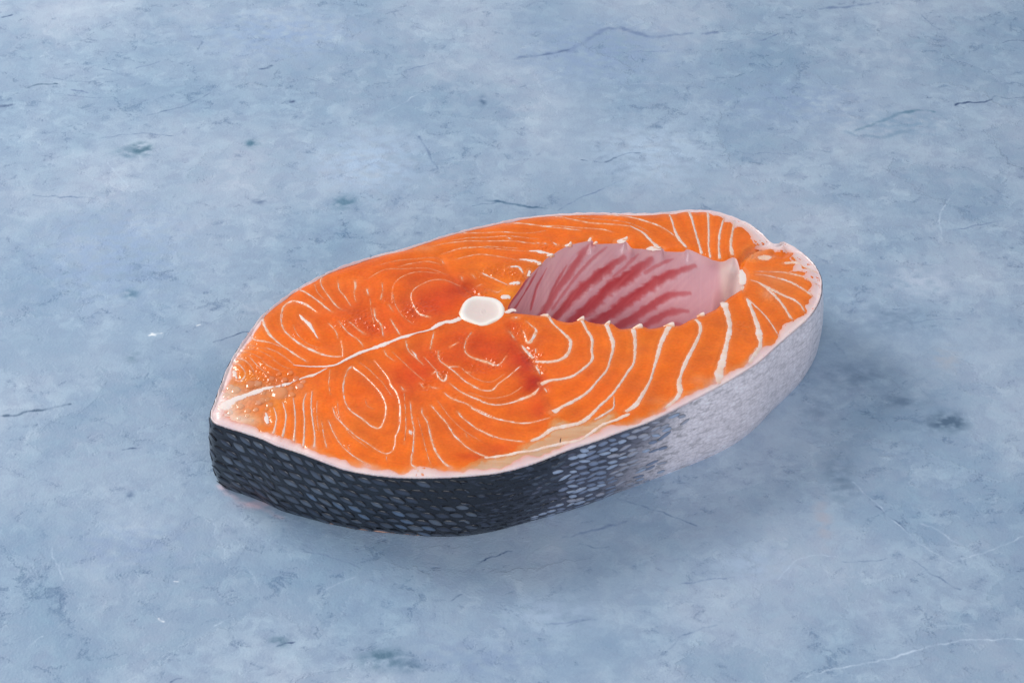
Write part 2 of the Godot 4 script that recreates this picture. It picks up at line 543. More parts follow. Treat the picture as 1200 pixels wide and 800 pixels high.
func make_flesh() -> void:
	flesh_material()
	var step := 0.4
	var nx := int(FWD * PX / step)
	var nz := int(FHT * PX / step)
	var rt := radial(spline(pairs(TOP_RIM), true, 0.05), 1440)
	var state := PackedByteArray()
	state.resize(nx * nz)
	var pos := PackedVector2Array()
	pos.resize(nx * nz)
	var hb := Rect2(hole[0], Vector2.ZERO)
	for v in hole:
		hb = hb.expand(v)
	hb = hb.grow(1.0)
	for j in nz:
		for i in nx:
			var p := Vector2(FX + i * step, FZ + j * step)
			var k := j * nx + i
			pos[k] = p
			var r := rt[int((p.angle() + PI) / TAU * 1440) % 1440] - 0.25
			var inside := p.length() < r
			if inside and hb.has_point(p) and Geometry2D.is_point_in_polygon(p, hole):
				inside = false
			state[k] = 1 if inside else 0
	for k in range(nx + 1, nx * nz - nx - 1):      # no lone points
		if state[k] == 1 and state[k - 1] + state[k + 1] + state[k - nx] + state[k + nx] == 0:
			state[k] = 0
	var snapped := state.duplicate()
	for j in range(1, nz - 1):
		for i in range(1, nx - 1):
			var k := j * nx + i
			if state[k] == 1:
				continue
			var near := false
			for q in [-1, 1, -nx, nx, -nx - 1, -nx + 1, nx - 1, nx + 1]:
				if state[k + q] == 1:
					near = true
			if near:
				snapped[k] = 2
				var p := pos[k]
				if hb.has_point(p) and at_field(hole_d, p.x, p.y) < 1.0:
					var best := 1e9
					var bp := p
					for v in hole:
						var d := p.distance_squared_to(v)
						if d < best:
							best = d
							bp = v
					pos[k] = bp
				else:
					pos[k] = p.normalized() * (rt[int((p.angle() + PI) / TAU * 1440) % 1440] - 0.2)
	var areas := {"fin": pairs(FIN_AREA), "far_back": pairs(FAR_BACK), "near_back": pairs(NEAR_BACK), "far_belly": pairs(FAR_BELLY), "brown": pairs(BROWN)}
	var names := {"fin": "fin_base", "far_back": "back_muscle", "near_back": "back_muscle", "far_belly": "belly_muscle", "near_belly": "belly_muscle", "brown": "brown_fat"}
	var labels := {
		"fin": "pale lumpy fatty flesh at the pointed back end", "far_back": "orange back muscle with rough loose flakes on the far side of the white band",
		"near_back": "orange back muscle with two nested seam loops on the near side of the white band", "far_belly": "belly muscle arching behind the striped cavity",
		"near_belly": "belly muscle of broad flakes with thick white seams in front of the cavity", "brown": "grey-brown fat under the skin along the flank"}
	var tris := {}
	for b in names:
		tris[b] = PackedInt32Array()
	for j in nz - 1:
		for i in nx - 1:
			var a := j * nx + i
			var q := [a, a + 1, a + nx, a + nx + 1]
			if snapped[q[0]] == 0 or snapped[q[1]] == 0 or snapped[q[2]] == 0 or snapped[q[3]] == 0:
				continue
			if state[q[0]] + state[q[1]] + state[q[2]] + state[q[3]] == 0:
				continue
			var c: Vector2 = (pos[q[0]] + pos[q[3]]) * 0.5
			var block := "near_belly"
			for b in ["brown", "fin", "far_back", "near_back", "far_belly"]:
				if Geometry2D.is_point_in_polygon(c, areas[b]):
					block = b
					break
			tris[block].append_array([q[0], q[1], q[2], q[1], q[3], q[2]])
	for b in ["far_back", "near_back", "far_belly", "near_belly", "fin", "brown"]:
		var idx: PackedInt32Array = tris[b]
		var renum := {}
		var v := PackedVector3Array()
		var nn := PackedVector3Array()
		var uv := PackedVector2Array()
		var out := PackedInt32Array()
		out.resize(idx.size())
		for t in idx.size():
			var k := idx[t]
			if not renum.has(k):
				renum[k] = v.size()
				var p := pos[k]
				v.append(put(Vector3(p.x, top_at(p.x, p.y), p.y)))
				var gx := (top_at(p.x + 0.25, p.y) - top_at(p.x - 0.25, p.y)) / 0.5
				var gz := (top_at(p.x, p.y + 0.25) - top_at(p.x, p.y - 0.25)) / 0.5
				nn.append(Vector3(-gx, 1.0, -gz).normalized())
				uv.append(Vector2((p.x - FX) / PX / FWD + 0.5 / FWD, (p.y - FZ) / PX / FHT + 0.5 / FHT))
			out[t] = renum[k]
		M["block_" + b] = part(names[b], mesh_of(v, out, nn, null, uv), M.flesh, steak, labels[b])
	for s in seams:
		var w := strip(s[2], s[1], 0.0 if s[1] < 0.65 else 1.0)
		part("fat_line", w, M.fat, M["block_" + s[0]])


func tone_of(t: float) -> Color:
	if t < 0.0:
		return lin(Color8(70, 40, 34))
	var a := Color8(238, 128, 76)
	var b := Color8(250, 194, 160)
	var c := Color8(246, 228, 222)
	return lin(a.lerp(b, clampf(t / 0.55, 0, 1)) if t < 0.55 else b.lerp(c, clampf((t - 0.55) / 0.4, 0, 1)))


func strip(pts: Array, tone: float, feather: float, lift := 0.02, wide := 0.86) -> ArrayMesh:      # a domed thread of fat that lies in its groove
	var v := PackedVector3Array()
	var col := PackedColorArray()
	var n := pts.size()
	var seed_x := rng.randf() * 500.0
	var smooth_h := PackedFloat32Array()
	if tone >= 0.9:
		for i in n:
			var hs := 0.0
			for k in range(-6, 7):
				var q: Vector3 = pts[clampi(i + k, 0, n - 1)]
				hs += top_at(q.x, q.y) / 13.0
			smooth_h.append(hs)
	for i in n:
		var q: Vector3 = pts[i]
		var a: Vector3 = pts[maxi(i - 1, 0)]
		var b: Vector3 = pts[mini(i + 1, n - 1)]
		var t := Vector2(b.x - a.x, b.y - a.y).normalized()
		var s := Vector2(-t.y, t.x)
		var f := i * 0.3
		var big := sm(0.62, 0.75, tone)
		var w := q.z * maxf(0.15, lerpf(0.80, wide, big) + (0.55 - 0.25 * big) * n_mid.get_noise_2d(f * 1.6 + seed_x, 3.0)) * 0.5
		var end := minf(i, n - 1 - i) / 2.5
		w *= sm(-0.4, 1.0, end)
		var faint := (1.0 - sm(0.0, 6.0, float(mini(i, n - 1 - i)))) * (1.0 - 0.8 * big) if tone >= 0.0 else 0.0
		w = maxf(w, 0.05)
		var jag := 0.06 + 0.07 * feather
		var wl := w * (1.0 + jag * 2.0 * n_fine.get_noise_2d(f * 2.4 + seed_x, 9.0))
		var wr := w * (1.0 + jag * 2.0 * n_fine.get_noise_2d(f * 2.4 + seed_x, 77.0))
		var off := 0.10 * n_mid.get_noise_2d(f * 4.0 + seed_x, 40.0)
		var tn := clampf(tone + 0.04 + lerpf(0.65, 0.2, big) * n_mid.get_noise_2d(f * 2.2 + seed_x, 120.0), 0.05, 1.0) if tone >= 0.0 else -1.0
		var hue := tone_of(tn).lerp(lin(Color8(238, 118, 48)), 0.7 * faint)
		var edge := hue.lerp(lin(Color8(232, 112, 52)), 0.55 * (1.0 - 0.35 * feather))
		var prof := [[-1.05, -0.25], [-0.7, 0.4], [0.0, 1.0], [0.7, 0.4], [1.05, -0.25]]
		for k in 5:
			var wk: float = prof[k][0] * (wl if k < 2 else wr) + off
			var x := q.x + s.x * wk
			var z := q.y + s.y * wk
			v.append(put(Vector3(x, (top_at(x, z) if tone < 0.9 else lerpf(top_at(x, z), smooth_h[i], 0.85)) + prof[k][1] * (lift + 0.05 * w + 0.03 * big) + 0.02 + 0.03 * big, z)))
			col.append(edge if k == 0 or k == 4 else hue)
	return mesh_of(v, grid_index(n, 5, false, true), null, col)


func make_bands() -> void:
	seams.clear()
	draw_bands()
	for s in seams:
		var name_of: String = {"septum": "connective_band", "finband": "connective_band", "brownline": "fat_band", "bonetie": "membrane", "slit": "dark_slit"}[s[0]]
		part(name_of, strip(s[2], s[1], 1.0, 0.07, 0.74), M.fat, steak)


func rim_width(p: Vector2) -> float:
	var keys := [[-180.0, 1.0], [-176.0, 1.0], [-160.0, 0.6], [-102.0, 0.5], [-60.0, 0.55], [-48.0, 0.8], [-40.0, 3.0], [-34.0, 3.2], [-31.0, 1.6], [-28.0, 4.6], [-21.0, 4.4], [-16.0, 2.2], [-8.0, 2.6], [2.0, 2.2], [14.0, 1.7], [27.0, 1.6], [45.0, 2.2], [60.0, 2.4], [92.0, 2.2], [116.0, 2.4], [136.0, 2.2], [150.0, 2.2], [158.0, 3.0], [163.0, 3.0], [169.0, 1.6], [180.0, 1.0]]
	var a := rad_to_deg(p.angle())
	for k in keys.size() - 1:
		if a <= keys[k + 1][0]:
			return lerpf(keys[k][1], keys[k + 1][1], (a - keys[k][0]) / (keys[k + 1][0] - keys[k][0]))
	return 1.0


func make_rim() -> void:        # the white fat between flesh and skin, rounding over from the cut face to the flank
	var v := PackedVector3Array()
	var col := PackedColorArray()
	var n := rim.size()
	for i in n:
		var p := rim[i]
		var o := rim_n[i]
		var f := i * 0.35
		var w := 1.35 * rim_width(p) * (0.9 + 0.55 * exp(-at_field(seam_d, p.x * 0.965, p.y * 0.965) / 0.8) + 0.9 * n_mid.get_noise_2d(p.x * 0.45, p.y * 0.45 + 500.0) + 0.08 * n_fine.get_noise_2d(p.x * 0.6, p.y * 0.6 + 700.0))
		var wob := 0.28 * n_mid.get_noise_2d(p.x * 1.5 + 90.0, p.y * 1.5)
		var prof := [[-0.05, -1.2], [0.02, -0.62], [-0.10, -0.28], [-0.35, -0.12]]
		for k in 4:
			var q: Vector2 = p + o * (prof[k][0] + wob * 0.4)
			v.append(put(Vector3(q.x, TH + prof[k][1] + wob, q.y)))
		for k in 5:
			var d: float = lerpf(0.6, w, k / 4.0) if k < 4 else maxf(w, 0.65) + 0.25
			d = maxf(d, 0.55 + 0.01 * k)
			var q := p - o * d
			v.append(put(Vector3(q.x, maxf(top_at(q.x, q.y), TH - 0.9) + [0.0, 0.05, 0.06, 0.02, -0.14][k], q.y)))
		var pinkish := 0.5 + 0.5 * n_mid.get_noise_2d(p.x * 0.5 + 40.0, p.y * 0.5)
		var c := lin(Color8(244, 226, 224).lerp(Color8(230, 200, 206), pinkish))
		var back := sm(-10.0, 10.0, p.y)
		var inner := lin(Color8(234, 132, 80))
		for k in 9:
			var m := [0.0, 0.0, 0.0, 0.0, 0.04, 0.10, 0.28, 0.65, 1.0]
			col.append(c.lerp(inner, m[k] * lerpf(0.8, 1.0, back)))
	part("fat_rim", mesh_of(v, grid_index(n, 9, true, true), null, col), M.fat, steak, "thin pinkish white fat along the edge of the cut face")


func make_bone() -> void:
	var c := Vector2(-10.4, -15.6)
	var n := 64
	var v := PackedVector3Array()
	var col := PackedColorArray()
	var prof := [[1.14, -0.5], [1.04, 0.02], [0.97, 0.24], [0.89, 0.28], [0.80, 0.12], [0.70, -0.10], [0.5, -0.28], [0.3, -0.36], [0.14, -0.40], [0.03, -0.42]]
	var h := TH
	for i in n:
		var a := TAU * i / n
		var rr := 6.5 * (1.0 + 0.02 * cos(a * 3.0 + 0.6) + 0.012 * sin(a * 5.0) + 0.09 * n_mid.get_noise_2d(cos(a) * 5.0, sin(a) * 5.0))
		for k in prof.size():
			var q: Vector2 = c + Vector2(cos(a), sin(a) * 0.98) * rr * prof[k][0]
			v.append(put(Vector3(q.x, h + prof[k][1] + 0.05 * n_mid.get_noise_2d(q.x * 3.0, q.y * 3.0), q.y)))
			var t := sm(0.6, 0.92, prof[k][0])
			var hue := lin(Color8(232, 212, 206).lerp(Color8(250, 242, 236), t).lerp(Color8(236, 180, 140), sm(0.94, 1.1, prof[k][0]) * 0.8))
			col.append(hue)
	var m := mesh_of(v, grid_index(n, prof.size(), true, true), null, col)
	var b := part("backbone", m, M.fat, steak, "round translucent white backbone cut across")
	# the small dimple at its heart
	var dv := PackedVector3Array()
	var dc := PackedColorArray()
	for i in 20:
		var a := TAU * i / 20
		for k in 4:
			var r := [1.3, 0.95, 0.5, 0.02][k] as float
			dv.append(put(Vector3(c.x + 0.2 + cos(a) * r * 0.75, h + [-0.44, -0.34, -0.36, -0.42][k], c.y + 0.1 + sin(a) * r * 1.25)))
			dc.append(lin([Color8(228, 206, 200), Color8(234, 214, 207), Color8(230, 208, 202), Color8(226, 202, 196)][k]))
	part("bone_core", mesh_of(dv, grid_index(20, 4, true, true), null, dc), M.fat, b)


func make_globules() -> void:
	var m := plain(Color.WHITE, 0.14)
	m.clearcoat_enabled = true
	m.clearcoat = 0.6
	m.clearcoat_roughness = 0.05
	m.subsurf_scatter_enabled = true
	m.subsurf_scatter_strength = 0.15
	m.vertex_color_use_as_albedo = true
	var owner_block: Node = M["block_fin"]
	for g in range(0, GLOBULES.size(), 3):
		var x: float = GLOBULES[g]
		var z: float = GLOBULES[g + 1]
		var r: float = GLOBULES[g + 2]
		var v := PackedVector3Array()
		for i in 16:
			var a := TAU * i / 16
			var rr := r * (1.25 + 0.2 * n_mid.get_noise_2d(x * 7.0 + cos(a) * 4.0, z * 7.0 + sin(a) * 4.0))
			for k in 5:
				var t := [1.0, 0.82, 0.58, 0.3, 0.02][k] as float
				v.append(put(Vector3(x + cos(a) * rr * t, top_at(x, z) - 0.08 + r * 0.30 * sqrt(maxf(0.0, 1.0 - t * t)), z + sin(a) * rr * t * 1.1)))
		var here := lin(Color(at_field(cr, x, z), at_field(cg, x, z), at_field(cb, x, z)))
		var gc := PackedColorArray()
		for i in 16:
			for k in 5:
				gc.append(here.lerp(Color(0.86, 0.55, 0.42), [0.0, 0.10, 0.2, 0.28, 0.3][k] * (1.0 if (g / 3) % 3 == 1 else 0.5)))
		part("fat_globule", mesh_of(v, grid_index(16, 5, true, true), null, gc), m, owner_block)


func tip(x: float, z: float, r: float, lean_x: float, lean_z: float, up: float) -> void:      # a torn end of membrane standing up at the edge of the cavity
	var v := PackedVector3Array()
	var col := PackedColorArray()
	for i in 9:
		var a := TAU * i / 9
		var rr := r * (0.9 + 0.7 * n_mid.get_noise_2d(x * 9.0 + cos(a) * 6.0, z * 9.0 + sin(a) * 6.0))
		for k in 5:
			var t := [0.0, 0.3, 0.6, 0.85, 1.0][k] as float
			var w := [1.5, 1.05, 0.7, 0.42, 0.02][k] as float
			v.append(put(Vector3(x + lean_x * t + cos(a) * rr * w, top_at(x, z) - 0.25 + (up * 0.7 + 0.25) * pow(t, 0.6), z + lean_z * t + sin(a) * rr * w * 0.6)))
			col.append(lin(Color8(236, 150, 100).lerp(Color8(246, 226, 214), sm(0.1, 0.7, t))))
	part("membrane_tip", mesh_of(v, grid_index(9, 5, true, true), null, col), M.fat, steak)


# ---------------------------------------------------------------- the cavity

var stripe_im: PackedFloat32Array
const SW := 420
const SH := 150


func stripe(w: float, a: float, p: Array) -> void:       # x in mm along the wall, v from lip to base
	var way := spline3(triples(p), 0.4)
	for m in way.size():
		var q: Vector3 = way[m]
		var part_of := sm(-0.05, 0.3, float(m) / way.size())
		var reach: float = w * 2.2
		for j in range(maxi(0, int((q.y - reach) / 27.0 * 110.0) + 10), mini(SH, int((q.y + reach) / 27.0 * 110.0) + 11)):
			for i in range(maxi(0, int((q.x - reach + 6.0) / 0.2)), mini(SW, int((q.x + reach + 6.0) / 0.2) + 1)):
				var dx: float = i * 0.2 - 6.0 - q.x
				var dy: float = (j - 10) * 27.0 / 110.0 - q.y
				var jag := (1.0 + 0.5 * n_mid.get_noise_2d(i * 0.25 + w * 90.0, j * 0.5)) * lerpf(0.45, 1.0, part_of)
				var g := a * lerpf(0.5, 1.0, part_of) * (1.0 - sm(0.35, 1.25, sqrt(dx * dx + dy * dy) / (w * 0.70 * jag)))
				stripe_im[j * SW + i] = maxf(stripe_im[j * SW + i], g)


func triples(p: Array) -> Array:
	var r := []
	for i in range(0, p.size(), 2):
		r.append_array([p[i], p[i + 1] * 27.0, 1.0])
	return r


func make_lining() -> void:
	stripe_im.resize(SW * SH)
	draw_stripes()
	var im := Image.create(SW, SH, false, Image.FORMAT_RGB8)
	for j in SH:
		for i in SW:
			var s := stripe_im[j * SW + i]
			var x := i * 0.2 - 6.0
			var n := clampf(0.5 + 0.9 * n_mid.get_noise_2d((x + j * 0.22) * 2.2, (j * 0.22 - x * 0.5) * 0.35), 0.0, 1.0)
			var c := Color8(232, 182, 186).lerp(Color8(220, 164, 174), n)
			c = c.lerp(Color8(230, 190, 198), sm(40.0, 60.0, x) * 0.7).lerp(Color8(246, 228, 220), sm(60.0, 62.5, x - j * 0.03) * 0.9)
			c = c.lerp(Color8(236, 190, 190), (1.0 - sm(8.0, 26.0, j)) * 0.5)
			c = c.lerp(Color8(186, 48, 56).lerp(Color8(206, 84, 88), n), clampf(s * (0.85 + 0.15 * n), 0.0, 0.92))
			c = c.lerp(Color8(176, 100, 116), 0.25 * sm(70.0, 118.0, j))  # shade low in the cavity, painted into the lining colour
			im.set_pixel(i, j, c)
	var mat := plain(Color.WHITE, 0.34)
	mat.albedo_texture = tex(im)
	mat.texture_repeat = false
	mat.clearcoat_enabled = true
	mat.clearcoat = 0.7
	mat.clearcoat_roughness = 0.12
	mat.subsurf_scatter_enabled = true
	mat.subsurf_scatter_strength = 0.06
	# far edge and near edge of the cavity at each x, to know how far the wall may lean in
	var v := PackedVector3Array()
	var uv := PackedVector2Array()
	var n := hole.size()
	var nv := 26
	var mid := Vector2.ZERO
	for p in hole:
		mid += p / n
	var soft := hole.duplicate()
	for turn in 3:
		var was := soft.duplicate()
		for i in n:
			var s := Vector2.ZERO
			for q in range(-14, 15):
				s += was[(i + q + n) % n]
			soft[i] = s / 29.0
	for i in n:
		var p := hole[i]
		var lo := 1e9
		var hi := -1e9
		for q in hole:
			if absf(q.x - p.x) < 0.8:
				lo = minf(lo, q.y)
				hi = maxf(hi, q.y)
		var far := p.y < (lo + hi) * 0.5
		var lean := minf(12.0, (hi - lo) * 0.42) if far else 0.0
		if p.x > 60.0:
			lean *= 1.0 - sm(60.0, 68.0, p.x)
		var o := Vector2(0, 1) if far else Vector2(0, -1)
		var top := top_at(p.x, p.y) + 0.03
		for j in nv:
			var t := float(j) / (nv - 1)
			var q := p.lerp(soft[i], sm(0.0, 0.16, t)) + Vector2(-3.0 * t * sm(55.0, 70.0, p.x), lean * pow(t, 1.15))
			var rel := 0.0
			var si := clampi(int((q.x + 6.0) / 0.2), 0, SW - 1)
			var sj := clampi(10 + int(t * 110.0), 0, SH - 1)
			rel = -0.45 * stripe_im[sj * SW + si] * sm(0.0, 0.2, t) + 0.35 * sin(t * PI)
			q += o * rel
			if not far:
				q.y += 0.4 * sin(t * PI)
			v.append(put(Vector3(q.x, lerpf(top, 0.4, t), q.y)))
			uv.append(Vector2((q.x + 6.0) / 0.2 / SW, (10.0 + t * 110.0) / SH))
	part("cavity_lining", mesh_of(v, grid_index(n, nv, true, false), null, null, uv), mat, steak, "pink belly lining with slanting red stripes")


# ---------------------------------------------------------------- skin

func front_s(i: int) -> int:      # sample number counted from the pointed back end along the front
	return (rim.size() - i) % rim.size()


func flank(s: float, t: float, out := 0.0) -> Vector3:      # s samples from the back end along the front, t 0 at the cut face, 1 on the table
	var n := rim.size()
	var k := fposmod(-s, n)
	var i := int(k) % n
	var f := k - int(k)
	var a := rim[i].lerp(rim[(i + 1) % n], f)
	var b := base[i].lerp(base[(i + 1) % n], f)
	var o := rim_n[i].lerp(rim_n[(i + 1) % n], f).normalized()
	var p := a.lerp(b, t) + o * (0.15 + 1.1 * sin(t * PI) - 0.6 * pow(sm(0.86, 1.0, t), 1.5) + out)
	return Vector3(p.x, (TH - 0.4) * (1.0 - t), p.y)


func silver_of(x: float, y: float) -> float:      # 0 dark back, 1 silver belly
	return sm(-25.0, 72.0, x - 0.35 * (y - 13.0) + 4.0 * n_low.get_noise_2d(x, y * 2.0))


func make_skin() -> void:
	var n := rim.size()
	var w := 2048
	var h := 160
	var im := Image.create(w, h, false, Image.FORMAT_RGB8)
	var bump := Image.create(w, h, false, Image.FORMAT_L8)
	var cell := FastNoiseLite.new()
	cell.seed = 9
	cell.noise_type = FastNoiseLite.TYPE_CELLULAR
	cell.frequency = 0.62
	cell.cellular_return_type = FastNoiseLite.RETURN_DISTANCE2_SUB
	cell.cellular_jitter = 0.7
	var total := 0.0
	for i in n:
		total += rim[i].distance_to(rim[(i + 1) % n])
	for i in w:
		var s := float(i) / w * n
		for j in h:
			var t := float(j) / (h - 1)
			var p := flank(s, t)
			var mm := float(i) / w * total
			var q := cell.get_noise_2d(mm * 0.75, t * 27.0 * 1.25)      # -1 on the borders of the fine scales
			var e := sm(-1.0, -0.55, q)
			var sv := silver_of(p.x, p.y)
			if s > n * 0.56:
				sv = maxf(sv, 0.35)
			var a := n_mid.get_noise_2d(mm * 1.2, t * 40.0)
			var b := n_fine.get_noise_2d(mm * 1.5, t * 40.0)
			var dark := Color8(20, 24, 36)
			var grey := Color8(84, 86, 104)
			var silver := Color8(252, 242, 248)
			var c := dark.lerp(grey, sm(0.05, 0.45, sv)).lerp(silver, sm(0.48, 0.86, sv))
			var k := (0.88 + 0.12 * e) * (1.0 + 0.07 * a + 0.10 * b * (1.0 - 0.75 * sv))
			if sv < 0.45:      # thin pale streaks where the scales lie flat
				c = c.lerp(Color8(84, 90, 110), 0.75 * sm(0.12, 0.45, n_mid.get_noise_2d(mm * 1.1 + 40.0, t * 90.0)) * (0.35 + 0.65 * fade_at(mm)))
			if sv > 0.3:      # dark flecks thin out towards the belly
				var fl := n_mid.get_noise_2d((mm + t * 9.0) * 0.9, (t * 27.0 - mm * 0.25) * 2.6 + 300.0)
				k *= 1.0 - 0.22 * sm(0.10, 0.42, fl + 0.25 * b) * (1.0 - sm(0.72, 1.05, sv) * 0.65)
			im.set_pixel(i, j, Color(c.r * k, c.g * k, c.b * k))
			bump.set_pixel(i, j, Color.from_hsv(0, 0, clampf(0.2 + 0.55 * e + 0.2 * b + 0.15 * a, 0.0, 1.0)))
	var mat := plain(Color.WHITE, 0.36)
	mat.albedo_texture = tex(im)
	mat.heightmap_enabled = true
	mat.heightmap_texture = tex(bump)
	mat.heightmap_scale = 0.016
	mat.metallic = 0.05
	mat.clearcoat_enabled = true
	mat.clearcoat = 0.55
	mat.clearcoat_roughness = 0.22
	var v := PackedVector3Array()
	var uv := PackedVector2Array()
	var nv := 22
	for i in n + 1:
		for j in nv:
			var t := float(j) / (nv - 1)
			var p := flank(i, t)
			if j == 0:
				p.y -= 0.1 + 0.35 * absf(n_fine.get_noise_2d(i * 0.3, 5.0))
			v.append(put(p))
			uv.append(Vector2(float(i) / n, (t * (h - 1) + 0.5) / h))
	var skin := part("skin", mesh_of(v, grid_index(n + 1, nv, false, false), null, null, uv), mat, steak, "scaly skin, near black at the back end and silver at the belly")
	make_scales(skin, total)


func scale_shape(a: float, b: float, lift: float) -> Array:
	var v := [Vector3(0, 0, lift)]
	for ring in [[0.80, 0.84], [1.0, 0.0]]:
		for i in 12:
			var t := TAU * i / 12
			var x: float = signf(cos(t)) * pow(absf(cos(t)), 0.72) * a * ring[0]
			var y: float = signf(sin(t)) * pow(absf(sin(t)), 0.72) * b * ring[0]
			v.append(Vector3(x - 0.85 * y, y, lift * ring[1] + (0.10 * x / a if ring[1] > 0.0 else -0.05)))
	return v


func zone_of(e: Array) -> int:
	return int(e[3])


func fade_at(mm: float) -> float:      # the stretch of flank where the scales lie flat and dark
	return sm(76.0, 92.0, mm) * (1.0 - sm(98.0, 108.0, mm))


func scale_mesh(v: Array, edge: float) -> ArrayMesh:
	var pv := PackedVector3Array()
	for p in v:
		pv.append(put(p))
	var idx := PackedInt32Array()
	for i in 12:
		var j := (i + 1) % 12
		idx.append_array([0, 1 + j, 1 + i, 1 + i, 1 + j, 13 + i, 1 + j, 13 + j, 13 + i])
	return mesh_of(pv, idx, null, scale_tones(edge))


func scale_tones(edge := 0.10) -> PackedColorArray:      # the pigment gathers along the edge of every scale
	var c := PackedColorArray()
	c.append(Color(1, 1, 1))
	for i in 24:
		var t := TAU * (i % 12) / 12
		var e := (0.70 + 0.3 * edge - 0.16 * sin(t)) if i < 12 else edge
		c.append(Color(e, e, e))
	return c


func make_scales(skin: Node3D, total: float) -> void:
	var tones := [Color8(92, 101, 118), Color8(72, 80, 98), Color8(114, 124, 140), Color8(40, 45, 59), Color8(118, 138, 166), Color8(104, 108, 128), Color8(150, 162, 190), Color8(190, 204, 230), Color8(190, 192, 208)]
	var mats := []
	for c in tones:
		var m := plain(c, 0.30)
		m.metallic = 0.25
		m.clearcoat_enabled = true
		m.clearcoat = 0.25
		m.clearcoat_roughness = 0.2
		m.vertex_color_use_as_albedo = true
		mats.append(m)
	var shapes := []
	for k in 4:
		shapes.append(scale_shape(1.80 + 0.10 * k, 1.22 + 0.07 * (k % 2), 0.24 + 0.04 * k))
	var meshes := []
	for k in 4:      # thinner scales with paler edges for the flank
		shapes.append(scale_shape(1.95 + 0.12 * k, 1.22 + 0.08 * (k % 2), 0.14 + 0.02 * k))
	for k in 8:
		meshes.append(scale_mesh(shapes[k], 0.10 if k < 4 else 0.3))
	var n := rim.size()
	var per := n / total
	var list := []
	for zone in 2:
		var rows: int = [8, 12][zone]
		for r in rows:
			var t := (r + 0.72) / (rows + 0.25)
			var mm := 1.5 + (2.2 if r % 2 else 0.0)
			while mm < 200.0:
				var shrink: float = lerpf(1.0, 0.8, sm(60.0, 110.0, mm)) if zone == 0 else lerpf(0.62, 0.80, sm(90.0, 125.0, mm))
				var sv := silver_of(flank(mm * per, t).x, flank(mm * per, t).z) + rng.randf_range(-0.6, 0.6)
				if (zone == 0 and mm < 82.0 + sv * 8.0) or (zone == 1 and mm >= 82.0 + sv * 8.0):
					list.append([mm + rng.randf_range(-0.3, 0.3) * (1 + zone), clampf(t + rng.randf_range(-0.010, 0.010) * (1 + zone), 0.03, 0.985), shrink, zone])
				mm += 4.2 * shrink
	list.sort_custom(func(a, b): return a[0] < b[0])
	var rest := {}
	var made := 0
	for e in list:
		var mm: float = e[0]
		var p := flank(mm * per, e[1])
		var px := flank((mm + 0.5) * per, e[1])
		var py := flank(mm * per, e[1] - 0.02)
		var sv := silver_of(p.x, p.y)
		if sv > 0.85 or (sv > 0.55 and rng.randf() < (sv - 0.55) * 3.0) :
			continue
		var ax := (px - p).normalized()
		var ay := (py - p).normalized()
		var az := ax.cross(ay).normalized()
		if az.dot(Vector3(p.x, 0, p.z)) < 0.0:
			az = -az
		ay = az.cross(ax).normalized()
		var tilt := rng.randf_range(-0.12, 0.12) - 0.03 + (rng.randf_range(-0.1, 0.45) if sv > 0.15 else 0.0)
		var fade := fade_at(mm)
		var size: float = 0.9 * e[2] * rng.randf_range(0.86, 1.12) * (1.0 - 0.12 * fade)
		var bs := Basis(ax, ay, az).rotated(az, tilt).rotated(ax, rng.randf_range(-0.08, 0.08)).rotated(ay, rng.randf_range(-0.08, 0.08))
		var g := n_mid.get_noise_2d(mm * 0.5, e[1] * 12.0)
		var k := 0
		if mm < 84.0 and zone_of(e) == 0:
			k = [0, 1, 2, 0, 1][rng.randi() % 5]
			if mm < 6.0:
				k = [3, 3, 1][rng.randi() % 3]
			elif fade > 0.4 or (mm > 60.0 and e[1] < 0.4):
				k = [3, 1, 3, 0, 3][rng.randi() % 5]
			elif e[1] > 0.55 and g > 0.2 and mm > 20.0 and rng.randf() < 0.7:
				k = 4
		else:      # from black through slate and bluish grey to silver, each scale a little off the mean
			var order := [3, 3, 1, 1, 0, 5, 5, 6, 6, 7, 8, 8]
			var lum := sm(0.02, 0.62, sv) * 10.0 + g * 4.0 + rng.randf_range(-2.2, 2.2) * (1.0 - sm(0.45, 0.7, sv))
			k = order[clampi(int(lum), 0 if sv < 0.38 else 7, 11)]
			if sv > 0.25 and sv < 0.5 and g > 0.05 and rng.randf() < 0.5:
				k = 7
		var low := sm(0.0, 9.0, mm)
		bs = bs.scaled_local(Vector3(size * (rng.randf_range(0.8, 1.3) if zone_of(e) == 1 else lerpf(0.7, 1.0, low)), size * (rng.randf_range(0.9, 1.08) if zone_of(e) == 0 else rng.randf_range(0.62, 1.05)) * lerpf(0.7, 1.0, low), (0.8 + 0.4 * rng.randf() - 0.4 * fade) * lerpf(0.4, 1.0, low)))
		var q := rng.randi() % 4 + (4 if mm > 84.0 else 0)
		if made < 300 and mm > -2.0:
			var o := part("scale", meshes[q], mats[k], skin)
			o.transform = Transform3D(bs, put(p + az * 0.02))
			made += 1
		else:
			if not rest.has(k):
				rest[k] = [PackedVector3Array(), PackedInt32Array(), PackedColorArray()]
			var at: int = rest[k][0].size()
			for v in shapes[q]:
				rest[k][0].append(put(p + az * 0.02 + bs * v))
			rest[k][2].append_array(scale_tones(0.10 if q < 4 else 0.3))
			for i in 12:
				var j := (i + 1) % 12
				rest[k][1].append_array([at, at + 1 + j, at + 1 + i, at + 1 + i, at + 1 + j, at + 13 + i, at + 1 + j, at + 13 + j, at + 13 + i])
	var all := ArrayMesh.new()
	var keys := rest.keys()
	keys.sort()
	for k in keys:
		var a := mesh_of(rest[k][0], rest[k][1], null, rest[k][2]).surface_get_arrays(0)
		all.add_surface_from_arrays(Mesh.PRIMITIVE_TRIANGLES, a)
		all.surface_set_material(all.get_surface_count() - 1, mats[k])
